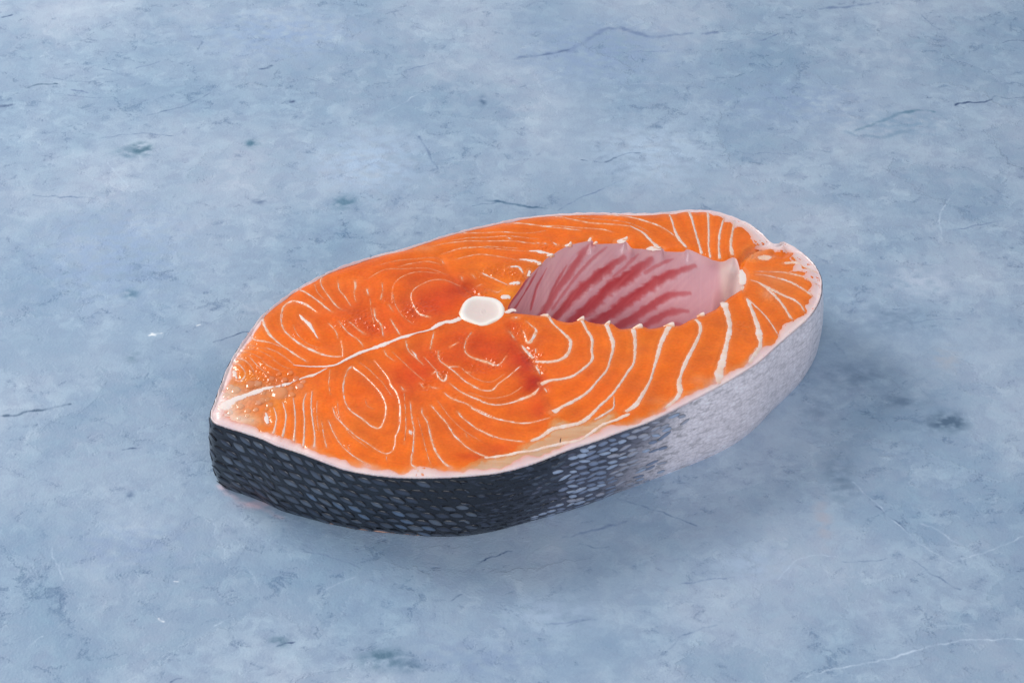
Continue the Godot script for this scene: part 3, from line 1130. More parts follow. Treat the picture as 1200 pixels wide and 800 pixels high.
	var o := MeshInstance3D.new()
	o.name = "small_scales"
	o.mesh = all
	o.set_meta("kind", "stuff")
	skin.add_child(o, true)


func make_underside() -> void:      # the lower cut face: a thin moist edge shows below the skin
	var v := PackedVector3Array()
	var n := rim.size()
	for i in n:
		var p := flank(i, 1.0)
		var c := Vector2(p.x, p.z)
		var o := rim_n[(n - i) % n]
		var e := -0.5 + 0.75 * exp(-pow((c.x + 42.0) / 20.0, 2.0)) + 0.45 * n_mid.get_noise_2d(c.x * 0.6, c.y * 0.6)
		for k in 4:
			var q: Vector2 = c + o * [-1.2, e, e, -1.2][k]
			v.append(put(Vector3(q.x, [1.0, 0.75, 0.2, 0.02][k], q.y)))
	var at := v.size()
	var idx := grid_index(n, 4, true, false)
	# the base itself: a ring from the contact line to the cavity
	for i in n:
		var p := flank(i, 1.0)
		v.append(put(Vector3(p.x, 0.05, p.z)))
		var a := Vector2(p.x, p.z).angle()
		v.append(put(Vector3(p.x * 0.5, 0.05, p.z * 0.5)))
	for i in n:
		var j := (i + 1) % n
		idx.append_array([at + i * 2, at + i * 2 + 1, at + j * 2, at + j * 2, at + i * 2 + 1, at + j * 2 + 1])
	var m := plain(Color8(226, 176, 156), 0.25)
	part("lower_edge", mesh_of(v, idx), m, steak, "thin pinkish edge of the lower cut face")


# ---------------------------------------------------------------- the surface below

func seamless(s: int, f: float, oct: int, size: Vector2i, kind := FastNoiseLite.FRACTAL_FBM, warp := 0.0, gain := 0.5, cells := -1) -> PackedByteArray:
	var n := FastNoiseLite.new()
	n.seed = s
	n.noise_type = FastNoiseLite.TYPE_SIMPLEX_SMOOTH
	n.frequency = f
	n.fractal_type = kind
	n.fractal_octaves = oct
	n.fractal_gain = gain
	if cells >= 0:
		n.noise_type = FastNoiseLite.TYPE_CELLULAR
		n.cellular_return_type = cells as FastNoiseLite.CellularReturnType
		n.cellular_jitter = 1.1
	if warp > 0.0:
		n.domain_warp_enabled = true
		n.domain_warp_amplitude = warp
		n.domain_warp_frequency = f * 1.5
		n.domain_warp_fractal_octaves = 4
	var im := n.get_seamless_image(size.x, size.y, false, false, 0.1, true)
	if size != Vector2i(gw, gw):
		im.resize(gw, gw, Image.INTERPOLATE_CUBIC)
	im.convert(Image.FORMAT_L8)
	return im.get_data()


func dab(x: float, z: float, rx: float, rz: float, c: Color, a: float, rough: float) -> void:
	var i0 := maxi(0, int((x - rx * 1.6 - GX) / GS))
	var i1 := mini(gw - 1, int((x + rx * 1.6 - GX) / GS) + 1)
	var j0 := maxi(0, int((z - rz * 1.6 - GZ) / GS))
	var j1 := mini(gw - 1, int((z + rz * 1.6 - GZ) / GS) + 1)
	for j in range(j0, j1 + 1):
		var dz := (GZ + j * GS - z) / rz
		for i in range(i0, i1 + 1):
			var dx := (GX + i * GS - x) / rx
			var q := dx * dx + dz * dz
			if q > 2.5:
				continue
			var w := a * exp(-1.5 * q) * (1.0 - q / 2.5)
			if rough > 0.0:
				w *= clampf(1.0 + rough * (n_mid.get_noise_2d(i * GS * 0.9, j * GS * 1.4) * 2.2), 0.0, 1.8)
			var k := j * gw + i
			w = minf(w, 1.0)
			g_r[k] = lerpf(g_r[k], c.r, w)
			g_g[k] = lerpf(g_g[k], c.g, w)
			g_b[k] = lerpf(g_b[k], c.b, w)


func mark(w: float, c: Color, a: float, p: Array) -> void:
	var pts := PackedVector2Array()
	for v in pairs(p):
		pts.append(v + Vector2(0.0015, 0.0319) * 1000.0)
	var s := spline(pts, false, maxf(0.35, w * 0.4))
	for i in s.size():
		var f := sin(PI * clampf((i + 0.5) / s.size(), 0.0, 1.0))
		var nz := n_mid.get_noise_2d(s[i].x * 0.9, s[i].y * 0.9)
		var ww := maxf(0.3, w * (0.75 + 0.9 * absf(nz) + 0.2 * f) * 0.62)
		var off := Vector2(n_mid.get_noise_2d(s[i].x * 1.3 + 50.0, s[i].y), n_mid.get_noise_2d(s[i].x, s[i].y * 1.3 + 80.0)) * (0.6 + w * 0.3)
		dab(s[i].x + off.x, s[i].y + off.y, ww * 1.1, ww, c, a * 0.8 * clampf(0.5 + 0.65 * f + 1.3 * nz, 0.0, 1.4), 0.5)


func patch(x: float, z: float, rx: float, rz: float, c: Color, a: float) -> void:
	dab(x + 0.0015 * 1000.0, z + 0.0319 * 1000.0, rx, rz, c, minf(1.0, a * 1.25), 0.9)


func make_table() -> void:
	var n := gw * gw
	g_r.resize(n)
	g_g.resize(n)
	g_b.resize(n)
	var cloud := seamless(101, 0.0050, 6, Vector2i(1024, 1024), FastNoiseLite.FRACTAL_FBM, 50.0, 0.55)
	var blot := seamless(202, 0.020, 7, Vector2i(2048, 2048), FastNoiseLite.FRACTAL_FBM, 60.0, 0.62)
	var smear := seamless(303, 0.034, 6, Vector2i(1500, 2048), FastNoiseLite.FRACTAL_FBM, 40.0, 0.62)
	var wisp := seamless(313, 0.013, 4, Vector2i(2048, 1700), FastNoiseLite.FRACTAL_RIDGED, 75.0)
	var stroke := seamless(414, 0.010, 3, Vector2i(1500, 2048), FastNoiseLite.FRACTAL_RIDGED, 60.0)
	var fleck := seamless(606, 0.030, 5, Vector2i(1300, 2048), FastNoiseLite.FRACTAL_FBM, 30.0, 0.55)
	var slab := seamless(707, 0.010, 1, Vector2i(1600, 2048), FastNoiseLite.FRACTAL_NONE, 55.0, 0.5, FastNoiseLite.RETURN_CELL_VALUE)
	var chip := seamless(808, 0.028, 1, Vector2i(1500, 2048), FastNoiseLite.FRACTAL_NONE, 30.0, 0.5, FastNoiseLite.RETURN_CELL_VALUE)
	var crack := seamless(909, 0.012, 1, Vector2i(1500, 2048), FastNoiseLite.FRACTAL_NONE, 60.0, 0.5, FastNoiseLite.RETURN_DISTANCE2_SUB)
	var grain := seamless(505, 0.22, 3, Vector2i(2048, 2048))
	var height := PackedByteArray()
	height.resize(n)
	for k in n:
		var a := cloud[k] / 255.0 - 0.5
		var b := blot[k] / 255.0 - 0.5
		var c := smear[k] / 255.0 - 0.5
		var g := grain[k] / 255.0 - 0.5
		var w := clampf((wisp[k] / 255.0 - 0.90) * 14.0, 0.0, 1.0) * clampf(0.25 + 3.0 * c, 0.0, 1.0)
		var v := clampf((stroke[k] / 255.0 - 0.90) * 12.0, 0.0, 1.0) * clampf(0.2 - 2.5 * a, 0.0, 1.0)
		var d := clampf((0.30 - fleck[k] / 255.0) * 6.0, 0.0, 1.0) * clampf(0.35 - 3.0 * b, 0.0, 1.0)
		var s1 := slab[k] / 255.0 - 0.5      # knife strokes of plaster, one lapping over the next
		var s2 := chip[k] / 255.0 - 0.5
		var cr1 := clampf(1.0 - crack[k] / 255.0 * 16.0, 0.0, 1.0) * clampf(-0.25 - 5.5 * c - 2.0 * a, 0.0, 1.0)
		# patches with a firmer edge, as of paint rubbed thin over a darker coat
		var coat := clampf(0.5 + (b * 0.8 + c * 0.5 + a * 0.5) * 4.5, 0.0, 1.0)
		coat = coat * coat * (3.0 - 2.0 * coat) - 0.5
		var l := 0.085 * a + 0.012 * coat + 0.05 * b + 0.030 * c + 0.018 * g + 0.060 * w + 0.050 * s1 * clampf(0.6 + 3.0 * c, 0.0, 1.0) + 0.050 * s2 * clampf(0.2 + 3.5 * b, 0.0, 1.0) - 0.085 * cr1 - 0.06 * v - 0.09 * d
		g_r[k] = 0.594 + l * 1.12 + 0.035 * a - 0.025 * c
		g_g[k] = 0.676 + l * 1.0 + 0.012 * b
		g_b[k] = 0.768 + l * 0.84 - 0.012 * a
		height[k] = int(clampf(0.5 + 0.12 * g + 0.3 * b - 0.25 * d + 0.15 * w + 0.3 * s1 + 0.2 * s2 - 0.3 * cr1, 0.0, 1.0) * 255.0)
	for q in 60:      # short strokes left by the trowel, some darker, some paler
		var x := rng.randf_range(-210.0, 210.0)
		var z := rng.randf_range(-230.0, 150.0)
		var turn := rng.randf_range(-0.7, 0.5) + (1.2 if rng.randf() < 0.2 else 0.0)
		var long := rng.randf_range(3.0, 13.0)
		var way := Vector2(cos(turn), sin(turn)) * long
		var bend := Vector2(-way.y, way.x) * rng.randf_range(-0.25, 0.25)
		var o := Vector2(x, z) - Vector2(0.0015, 0.0319) * 1000.0
		var p := [o.x - way.x, o.y - way.y, o.x + bend.x, o.y + bend.y, o.x + way.x, o.y + way.y]
		if rng.randf() < 0.55:
			mark(rng.randf_range(0.25, 0.7), Color8(100, 122, 155), rng.randf_range(0.25, 0.6), p)
		else:
			mark(rng.randf_range(0.25, 0.8), Color8(182, 200, 222), rng.randf_range(0.15, 0.35), p)
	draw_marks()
	var data := PackedByteArray()
	data.resize(n * 3)
	for k in n:
		data[k * 3] = int(clampf(g_r[k], 0.0, 1.0) * 255.0)
		data[k * 3 + 1] = int(clampf(g_g[k], 0.0, 1.0) * 255.0)
		data[k * 3 + 2] = int(clampf(g_b[k], 0.0, 1.0) * 255.0)
	var m := plain(Color.WHITE, 0.52, 0.35)
	m.albedo_texture = tex(Image.create_from_data(gw, gw, false, Image.FORMAT_RGB8, data))
	m.heightmap_enabled = true
	m.heightmap_texture = tex(Image.create_from_data(gw, gw, false, Image.FORMAT_L8, height))
	m.heightmap_scale = 0.05
	# a slab with a thickness; its upper face carries the texture
	var half := 1.6
	var v := PackedVector3Array()
	var uv := PackedVector2Array()
	var idx := PackedInt32Array()
	var cnt := 9
	for j in cnt:
		for i in cnt:
			var x := lerpf(-half, half, i / 8.0)
			var z := lerpf(-half, half, j / 8.0)
			v.append(Vector3(x, 0, z))
			uv.append(Vector2((x * 1000.0 - GX) / GS / gw, (z * 1000.0 - GZ) / GS / gw))
	for j in cnt - 1:
		for i in cnt - 1:
			var a := j * cnt + i
			idx.append_array([a, a + 1, a + cnt, a + 1, a + cnt + 1, a + cnt])
	var top := v.size()
	for y in [0.0, -0.02]:
		for q in [Vector2(-half, -half), Vector2(half, -half), Vector2(half, half), Vector2(-half, half)]:
			v.append(Vector3(q.x, y, q.y))
			uv.append(Vector2((q.x * 1000.0 - GX) / GS / gw, (q.y * 1000.0 - GZ) / GS / gw + y))
	for i in 4:
		var j := (i + 1) % 4
		idx.append_array([top + i, top + 4 + i, top + j, top + j, top + 4 + i, top + 4 + j])
	idx.append_array([top + 4, top + 7, top + 5, top + 5, top + 7, top + 6])
	var o := part("stone_surface", mesh_of(v, idx, null, null, uv), m, self)
	o.set_meta("label", "flat mottled grey-blue stone surface with dark flecks and veins under the steak")
	o.set_meta("kind", "structure")
	g_r.clear()
	g_g.clear()
	g_b.clear()


# ---------------------------------------------------------------- what was measured on the slice, in millimetres from its middle

func draw_seams() -> void:
	seam("far_back", 0.55, [-75.8, -13.3, 0.76, -74.6, -8.8, 0.82, -73, -5, 0.87, -71.2, -2.8, 0.65, -68.9, -0.4, 0.55, -66.7, 1.5, 0.61, -64.5, 3.7, 0.79, -61.2, 6.6, 0.49])
	seam("far_back", 0.5, [-79.4, -6.6, 0.69, -77, -2.8, 0.72, -74.6, -1.9, 0.85, -71.9, -1.2, 0.35, -68.6, 0.3, 0.28])
	seam("fin", 0.5, [-82.8, 6.6, 0.50, -80.6, 8.2, 0.47, -79, 10.4, 0.41, -78.5, 12.8, 0.42, -79.8, 14.9, 0.56, -81.2, 14.3, 0.53])
	seam("fin", 0.9, [-82.2, 10.1, 0.49, -81.8, 11.3, 1.36, -81.4, 12.8, 0.88, -80.7, 14, 0.39])
	seam("fin", 0.35, [-82, 4.6, 0.45, -78.7, 6.7, 0.42, -76.6, 9.8, 0.36, -76, 12.2, 0.34])
	seam("far_back", 0.35, [-78.3, 4.3, 0.39, -75.7, 7.9, 0.39, -72.3, 12.2, 0.39])
	seam("far_back", 0.35, [-74, 6.4, 0.40, -71.9, 8.9, 0.43, -68.9, 10.7, 0.45])
	seam("far_back", 0.3, [-70.9, 6.1, 0.33, -68.2, 8.6, 0.35, -65.7, 9.8, 0.37])
	seam("far_back", 0.35, [-73.4, 0.9, 0.40, -70.4, 2.4, 0.38, -67.2, 5.2, 0.36, -64.6, 8.2, 0.35])
	seam("far_back", 0.25, [-80, 0.9, 0.32, -77.1, 1.5, 0.31, -73.6, 3.4, 0.29, -70.9, 5.5, 0.28])
	seam("far_back", 0.25, [-80.9, 2.4, 0.32, -77.7, 3.4, 0.30, -74.3, 5.5, 0.29])
	seam("far_back", 0.25, [-79.5, -0.4, 0.29, -76.3, 0.3, 0.28, -72.9, 2.1, 0.27])
	seam("far_back", 0.5, [-59.6, -15, 0.31, -63.1, -18.3, 0.75, -67.4, -20, 0.86, -69.6, -17.5, 0.62, -70, -12, 0.56, -69, -7.9, 0.57, -67.6, -5.4, 0.68, -64.9, -2.2, 0.79, -62.2, -0, 0.95, -60, 1.5, 1.16, -57.9, 3, 1.07, -54.5, 4.6, 0.71, -50.9, 4.9, 0.73])
	seam("far_back", 0.4, [-50.8, 4.9, 0.40, -51.1, 1.2, 0.40, -51.8, -2.8, 0.20])
	seam("far_back", 0.9, [-64.7, -14.1, 0.22, -63.6, -12.2, 0.85, -62, -10, 1.40, -60.8, -7.8, 1.23, -59.6, -5.5, 0.54, -58.5, -3.4, 0.22])
	seam("far_back", 0.5, [-66.3, -26.2, 0.72, -62.5, -22.9, 0.71, -59.3, -20, 0.68, -57, -17.1, 0.66, -55, -14.9, 0.43])
	seam("far_back", 0.45, [-59.1, -32.5, 0.62, -59.2, -28.2, 0.49, -57.4, -24.2, 0.52, -55.3, -20.3, 0.54, -53.7, -17.8, 0.56, -52.3, -16.5, 0.25])
	seam("far_back", 0.4, [-54.1, -29.5, 0.39, -53.5, -25.6, 0.40, -51.6, -22.3, 0.42, -49.6, -18.1, 0.22])
	seam("far_back", 0.4, [-49, -29.8, 0.82, -48.7, -27.2, 0.62, -48.9, -23.6, 0.31, -48.2, -20, 0.21])  # fat seam; its broad upper end paints a highlight
	seam("far_back", 0.6, [-45.1, -25.6, 0.67, -44.7, -22.9, 0.26])
	seam("far_back", 0.5, [-42.6, -16.8, 0.66, -42, -12.6, 0.42, -40.2, -9.4, 0.62, -39.4, -4.4, 0.30])
	seam("far_back", 0.45, [-38.2, -18.4, 0.59, -37.1, -15.8, 0.22])
	seam("far_back", 0.45, [-37.5, -12, 0.27, -35.9, -8.2, 0.59, -34.3, -4.7, 0.38])
	seam("far_back", 0.45, [-52.8, -10.7, 0.51, -50.1, -6.3, 0.50, -47, -3.2, 0.51, -45.4, -0.8, 0.47, -45.1, 0.3, 0.21])
	seam("far_back", 0.45, [-55.7, -9.8, 0.48, -53.4, -6.3, 0.46, -52.7, -3.5, 0.20])
	seam("far_back", 0.5, [-49.8, -10.7, 0.30, -47.2, -7.6, 0.55, -45, -5.4, 0.93])
	seam("far_back", 0.4, [-26, -12.8, 0.58, -28.9, -13.9, 0.50, -31, -18.1, 0.32, -31.8, -22.9, 0.26, -30.2, -26.5, 0.29, -26.4, -29.5, 0.35, -22.1, -29.8, 0.35, -17.3, -27.2, 0.25])
	seam("far_back", 0.22, [-37.4, -19.7, 0.26, -37.4, -26.2, 0.27, -35, -30.8, 0.35, -30, -33.5, 0.40, -23.5, -32.8, 0.24])
	seam("far_back", 0.2, [-35.7, -35.8, 0.50, -32.2, -37.5, 0.51, -27.5, -38.5, 0.52, -23.6, -37.2, 0.23])
	seam("far_back", 0.35, [-40.7, -28.2, 0.41, -40.4, -24.9, 0.26, -40.8, -20.7, 0.52])
	seam("near_back", 0.5, [-47.8, 8.9, 0.53, -48.9, 10.1, 0.46, -49.7, 14, 0.43, -49.9, 18.8, 0.41, -48.9, 24.1, 0.42, -47.1, 27.6, 0.47, -44.1, 30.5, 0.67, -41.2, 33.4, 0.52, -39.1, 34.3, 0.90, -38.1, 32.8, 0.44, -37.3, 28.8, 0.54, -37.6, 24.7, 0.42, -39.1, 20.3, 0.41, -41.1, 17, 0.33, -43.7, 13.4, 0.35, -46.3, 10.7, 0.50, -47.8, 8.9, 0.49])
	seam("near_back", 0.5, [-52.4, 25.9, 0.34, -51.2, 29.9, 0.44, -48.3, 34, 0.46, -44.9, 38, 0.49, -40.8, 41.4, 0.50, -38.3, 43.6, 0.51, -36.3, 44.5, 0.57, -34.8, 43.2, 0.46, -34.3, 40.8, 0.41, -34.2, 38, 0.42, -33.3, 34.6, 0.41, -33.2, 29.4, 0.53, -33.5, 24.7, 0.41, -34.6, 20, 0.46, -36.2, 17, 0.46, -37.4, 13.4, 0.31, -39.3, 9.8, 0.22, -41.6, 6.1, 0.17])
	seam("near_back", 0.4, [-36.5, 44.5, 0.28, -36.3, 47.1, 0.17])
	seam("near_back", 0.5, [-53.4, 31.1, 0.30, -51.6, 36.3, 0.42, -49.4, 40.8, 0.44, -45.8, 45.3, 0.48, -41.2, 49.1, 0.69])
	seam("near_back", 0.5, [-30.5, 23.5, 0.24, -29.8, 30.5, 0.39, -29, 35.7, 0.43, -29.1, 42, 0.43, -29.4, 48.1, 0.57, -28.2, 50.3, 0.95, -25.8, 52.7, 1.13])
	seam("near_back", 0.8, [-30.3, 35.4, 0.49, -30, 36.4, 1.10, -29.7, 37.3, 0.49])
	seam("near_back", 0.5, [-27.1, 26.2, 0.24, -26.9, 28.8, 0.45, -25.2, 32.8, 0.54, -24, 39.1, 0.63, -22.5, 44.2, 0.75, -20, 48.7, 0.81, -18.4, 49.8, 0.90])
	seam("near_back", 0.5, [-24.5, 25.3, 0.43, -22.4, 28.8, 0.54, -19.9, 32.5, 0.53, -17.5, 37.4, 0.64, -14.2, 42, 0.69, -10.2, 45, 0.75, -6.6, 46.3, 0.65])
	seam("near_back", 0.5, [-16.9, 27.9, 0.55, -15.2, 30.5, 0.52, -11.1, 34.6, 0.55, -6.7, 37.7, 0.56, -11.9, 34, 0.56, -7.9, 36.8, 0.57, -3.9, 38.8, 0.60, 1.7, 39.9, 0.81])
	seam("near_back", 0.5, [-20.8, 20, 0.47, -18.5, 22.6, 0.95, -14.4, 24.7, 0.57, -11.2, 27.6, 0.60, -6.7, 30.1, 0.60, -12.8, 26.4, 0.63, -10, 28.5, 0.61, -5.9, 30.5, 0.64, 0.1, 32.1, 0.66, 4.9, 31.8, 0.65, 9.2, 30.4, 0.34])
	seam("near_back", 0.5, [-19.5, 15.8, 0.30, -16.2, 19.4, 0.62, -12, 22.3, 0.64, -9.6, 24.1, 0.64, -16.1, 19.7, 0.64, -12.5, 22, 0.64, -9.2, 24.4, 0.67, -5.5, 25.2, 0.63, -1.9, 24.1, 0.68, 1.3, 22.3, 1.31, 4.6, 20.3, 1.07, 6.3, 17.5, 0.42])
	seam("near_back", 0.5, [-23, 2.4, 0.50, -22.5, 6.1, 0.54, -20, 8.9, 0.66, -17.5, 11.6, 0.59, -14.6, 15.2, 0.61, -11.3, 17.9, 0.59, -12.9, 17.1, 0.64, -10.1, 18.8, 0.70, -7.2, 18.7, 0.66, -5.2, 15.8, 0.45, -2.3, 12.8, 0.45, 0.9, 8.7, 0.30])
	seam("near_back", 0.6, [-19.9, 8.9, 0.80, -17.1, 8.9, 0.36])
	seam("near_back", 0.5, [-13.4, -5.7, 0.28, -15, -1.9, 0.31, -15.1, 2.4, 0.52, -13.1, 4.9, 0.79, -10.2, 6.1, 1.19, -8.1, 7, 1.56, -6, 8.1, 0.91, -4.4, 6.7, 0.30, -3.2, 4.3, 0.19])
	seam("near_back", 0.4, [-32.6, -2.5, 0.35, -31.8, 1.8, 0.53, -29.2, 5.5, 0.52, -27.1, 8.2, 0.20])
	seam("near_back", 0.55, [-30.9, 1.8, 0.28, -29.9, 3.5, 0.71, -29, 5.5, 0.27])
	seam("near_back", 0.35, [-24.5, -6.3, 0.36, -25.4, 1.5, 0.51])
	seam("near_back", 0.5, [-19.5, 0.4, 0.73, -17.4, -1.3, 0.26])
	seam("near_back", 0.6, [-24.3, 11.6, 0.64, -23.3, 10.7, 0.51, -22.8, 12.8, 0.54, -21.1, 14.6, 1.07, -20.4, 12.2, 0.52])  # wet sparkle drawn as a small pale loop
	seam("near_back", 0.5, [-27.9, 15.8, 0.55, -26.8, 17.6, 0.33])
	seam("near_back", 0.5, [-25.2, 17, 0.34, -22.9, 17.9, 0.82])
	seam("near_back", 0.6, [-33.3, 17.3, 0.27, -32.5, 18.8, 0.81])
	seam("near_back", 0.35, [-38.8, 2.1, 0.63, -37.9, 4.3, 0.43, -35.8, 6.4, 0.31])
	seam("near_back", 0.3, [-54.1, 10.4, 0.25, -54.2, 15.8, 0.24, -53.5, 20.6, 0.24])
	seam("near_back", 0.5, [-14.9, 10.7, 0.50, -13.8, 11.3, 1.07])
	seam("near_back", 0.25, [-43.3, 22.9, 0.24, -42.7, 25.3, 0.26, -41.1, 26.7, 0.30])
	seam("near_back", 0.3, [-47.5, 41.4, 0.25, -46.6, 43.6, 0.25])
	seam("near_back", 0.35, [-25.8, 29.9, 0.46, -25.3, 30.5, 0.23])
	seam("near_back", 0.4, [-14.5, 36.3, 0.44, -14.1, 38, 0.20])
	seam("fin", 1, [-71.4, 27.9, 0.72, -71.1, 30.2, 1.32, -70.5, 32.5, 0.96])
	seam("near_back", 0.6, [-69.2, 25.9, 0.24, -68.2, 29.9, 0.41, -68.3, 34, 0.42, -68.6, 36.6, 0.86])
	seam("near_back", 0.6, [-66.9, 23.8, 0.24, -65.6, 28.8, 0.41, -65.5, 33.4, 0.41, -65.9, 38.1, 0.73])
	seam("near_back", 0.6, [-64, 22, 0.24, -63, 28.8, 0.41, -62.6, 34.6, 0.41, -62.6, 39.4, 0.72])
	seam("near_back", 0.6, [-60.4, 20, 0.25, -60.9, 24.7, 0.41, -60.1, 31.7, 0.41, -59.9, 37.4, 0.41, -59.9, 41.5, 0.72])
	seam("near_back", 0.6, [-58.8, 19.4, 0.24, -58.6, 25.9, 0.39, -57.6, 32.8, 0.38, -56.9, 37.4, 0.38, -56.8, 41.8, 0.72])
	seam("near_back", 0.4, [-55.3, 31.7, 0.17, -54.3, 37.4, 0.29, -53.2, 42.2, 0.57])
	seam("near_back", 0.35, [-57, 23.5, 0.17, -56.8, 29.4, 0.22, -55.9, 35.1, 0.17])
	seam("near_belly", 0.7, [6.9, -14.2, 0.76, 9.1, -13.8, 1.28, 10.7, -10.1, 0.76, 13.6, -5.7, 0.84, 15.5, -2.8, 1.20, 15.5, 0.6, 1.13, 14.4, 4, 1.02, 12.1, 6.1, 0.90, 8.4, 6.7, 0.88, 5.1, 6.1, 0.73])
	seam("near_belly", 0.75, [19.1, -11.7, 1.09, 20.5, -7.6, 0.97, 22, -3.2, 1.02, 21.8, 1.8, 0.75, 21.9, 5.5, 0.76, 20.3, 8.6, 0.69, 16.5, 12.8, 0.77, 12.4, 14.3, 0.84, 9.1, 14.9, 0.91, 6.7, 15.9, 1.55])
	seam("near_belly", 0.75, [26.3, -10.1, 1.33, 27.2, -6.3, 1.19, 28, -2.5, 1.40, 28, 1.2, 1.00, 27, 6.1, 0.65, 26.1, 9.8, 0.57, 23.9, 14, 0.61, 20.1, 19.7, 0.70, 15.5, 23.8, 1.11, 12.2, 26.2, 0.93, 10.2, 28.2, 2.38])
	seam("near_belly", 0.75, [34.2, -7.9, 2.04, 34.6, -3.2, 1.26, 34.4, 2.4, 0.84, 33.8, 7.3, 0.76, 31.8, 11.6, 0.63, 29.5, 16.4, 0.64, 26.9, 21.2, 0.61, 23.6, 25.3, 0.68, 20.2, 29.9, 1.14, 17.3, 32.5, 1.41, 12.9, 34, 1.47, 9.7, 35.1, 1.26, 6.5, 38, 1.10, 3.7, 39.8, 0.94])
	seam("near_belly", 0.6, [27.6, 21.7, 0.19, 27.4, 25.9, 0.45, 25.5, 28.2, 0.60, 21.8, 31.1, 0.46])
	seam("near_belly", 0.75, [45.3, -9.1, 2.13, 44.1, -6.3, 1.58, 42.2, -1.3, 1.41, 40.9, 4.3, 1.11, 39.4, 10.4, 0.75, 38.3, 14.6, 0.61, 36.4, 19.4, 1.03, 34, 24.6, 1.36, 30.7, 27.9, 1.17])
	seam("near_belly", 0.75, [52.9, -12, 1.43, 54.2, -8.5, 1.28, 53.3, -3.8, 0.87, 50.8, 2.4, 1.14, 48.8, 7.3, 1.40, 47.3, 12.2, 0.75, 46.6, 15.8, 1.59, 46.6, 19.4, 1.71, 45.4, 22.3, 1.09, 42.1, 25.9, 0.86])
	seam("near_belly", 0.8, [61.7, -20, 2.37, 62.7, -12.6, 1.81, 62.7, -6.9, 1.50, 61.2, -0, 1.50, 59.8, 6.1, 2.24, 58.3, 12.2, 2.95, 58, 15.5, 1.22])
	seam("near_belly", 0.8, [68.9, -21, 1.09, 70, -15.8, 1.21, 71.1, -9.4, 1.70, 71.3, -5.7, 2.03, 71.3, -0.7, 1.24, 69.8, 3, 1.57, 67.4, 7.3, 1.06])
	seam("near_belly", 0.6, [69.5, -20.3, 0.64, 72.9, -15.2, 0.56, 75.1, -10.7, 0.52, 76.8, -5.7, 0.45])
	seam("near_belly", 0.6, [70.6, -29.5, 0.38, 73.9, -27.5, 0.71, 76.6, -23.6, 0.96, 79.2, -19, 0.89, 81.1, -12.6, 0.68, 80.2, -15.8, 0.69, 81.7, -11.7, 0.63])
	seam("near_belly", 0.6, [72.3, -28.8, 0.36, 76.1, -25.6, 1.83, 79.9, -22.9, 1.11, 82.7, -21, 0.92, 84.6, -18.4, 0.80, 85.6, -15.5, 0.75])
	seam("near_belly", 0.5, [72.6, -32.2, 0.48, 76.8, -31.5, 0.80, 81.4, -29.5, 0.99, 85.4, -26.2, 0.93, 88.8, -22.3, 0.90])
	seam("near_belly", 0.5, [72.7, -33.5, 0.40, 79.6, -33.8, 0.64, 84.6, -32.2, 1.34, 87.9, -30.2, 0.98, 90.7, -27.9, 0.96])
	seam("near_belly", 0.7, [81.5, -37.8, 1.21, 85.6, -38, 1.45, 88.4, -35.5, 1.05, 91.4, -33.4, 0.99])
	seam("near_belly", 0.7, [84.4, -41.6, 0.31, 85.8, -38.2, 0.77])
	seam("near_belly", 0.7, [73.4, -40.1, 1.19, 75.8, -40.5, 3.16, 78.1, -41, 1.18])
	seam("near_belly", 1, [68.3, -35.5, 1.86, 68.6, -32.2, 3.36, 67.9, -27.5, 2.05])
	seam("near_belly", 0.7, [68.1, -27.5, 1.28, 67.7, -24.9, 1.15])
	seam("near_belly", 0.9, [73.8, -48, 0.50, 74.7, -46.7, 1.16, 74.7, -45, 0.40])
	seam("near_belly", 0.9, [77.8, -45.5, 0.79, 79.6, -46, 1.57])
	seam("far_belly", 0.7, [68.1, -58.8, 0.80, 66.6, -51.8, 0.68, 65.8, -45.6, 1.05, 66, -41.4, 1.33])
	seam("far_belly", 0.6, [64.7, -59.5, 0.43, 62.9, -52.5, 0.79, 62.1, -45.6, 0.63, 62, -39.9, 1.05])
	seam("far_belly", 0.65, [59.8, -62.9, 0.80, 59.5, -53.2, 0.61, 59, -45.6, 0.60, 59.2, -40.7, 0.79])
	seam("far_belly", 0.65, [53.9, -63.1, 0.94, 55, -55.3, 0.69, 55.9, -48.4, 0.68, 56.7, -42.5, 0.82])
	seam("far_belly", 0.65, [47.7, -61.5, 0.55, 48.8, -54.6, 0.70, 50, -49.4, 1.18, 52.2, -45.2, 0.81])
	seam("far_belly", 0.65, [35.1, -55.3, 0.52, 39, -52.2, 0.92, 41.4, -48.4, 0.98, 43.3, -45.6, 1.97])
	seam("far_belly", 0.4, [26.9, -62.4, 1.09, 34, -60.6, 0.91, 40.1, -57.8, 0.88, 45.7, -54.3, 0.82, 49.6, -49.6, 0.42])
	seam("far_belly", 0.32, [11.8, -61.1, 1.07, 20.2, -58.1, 1.08, 29, -56.4, 0.92, 35.5, -55, 0.58])
	seam("far_belly", 0.3, [9.1, -55.7, 0.75, 17.9, -55, 0.75, 25.8, -54.3, 0.75, 29.7, -52.7, 0.40])
	seam("far_belly", 0.3, [-16.9, -52.5, 1.08, -6.8, -52.5, 0.67, 2.9, -52.2, 0.42, 9.1, -53.6, 0.33])
	seam("far_belly", 0.35, [-2.4, -57.6, 1.00, 2.9, -56.7, 0.75, 10.8, -55, 0.75, 19.6, -53.8, 0.75])
	seam("far_belly", 0.25, [-25.5, -46, 0.65, -15.5, -48, 0.66, -4.6, -48.4, 0.66, 6.4, -47.2, 0.66])
	seam("far_belly", 0.2, [-22.8, -42.2, 0.56, -14.6, -45, 0.57, -5, -44.6, 0.57, 2, -43.6, 0.57])
	seam("far_belly", 0.2, [-18.4, -39.5, 0.55, -11.9, -41.9, 0.57, -5, -40.9, 0.56, 0.2, -38.9, 0.54])
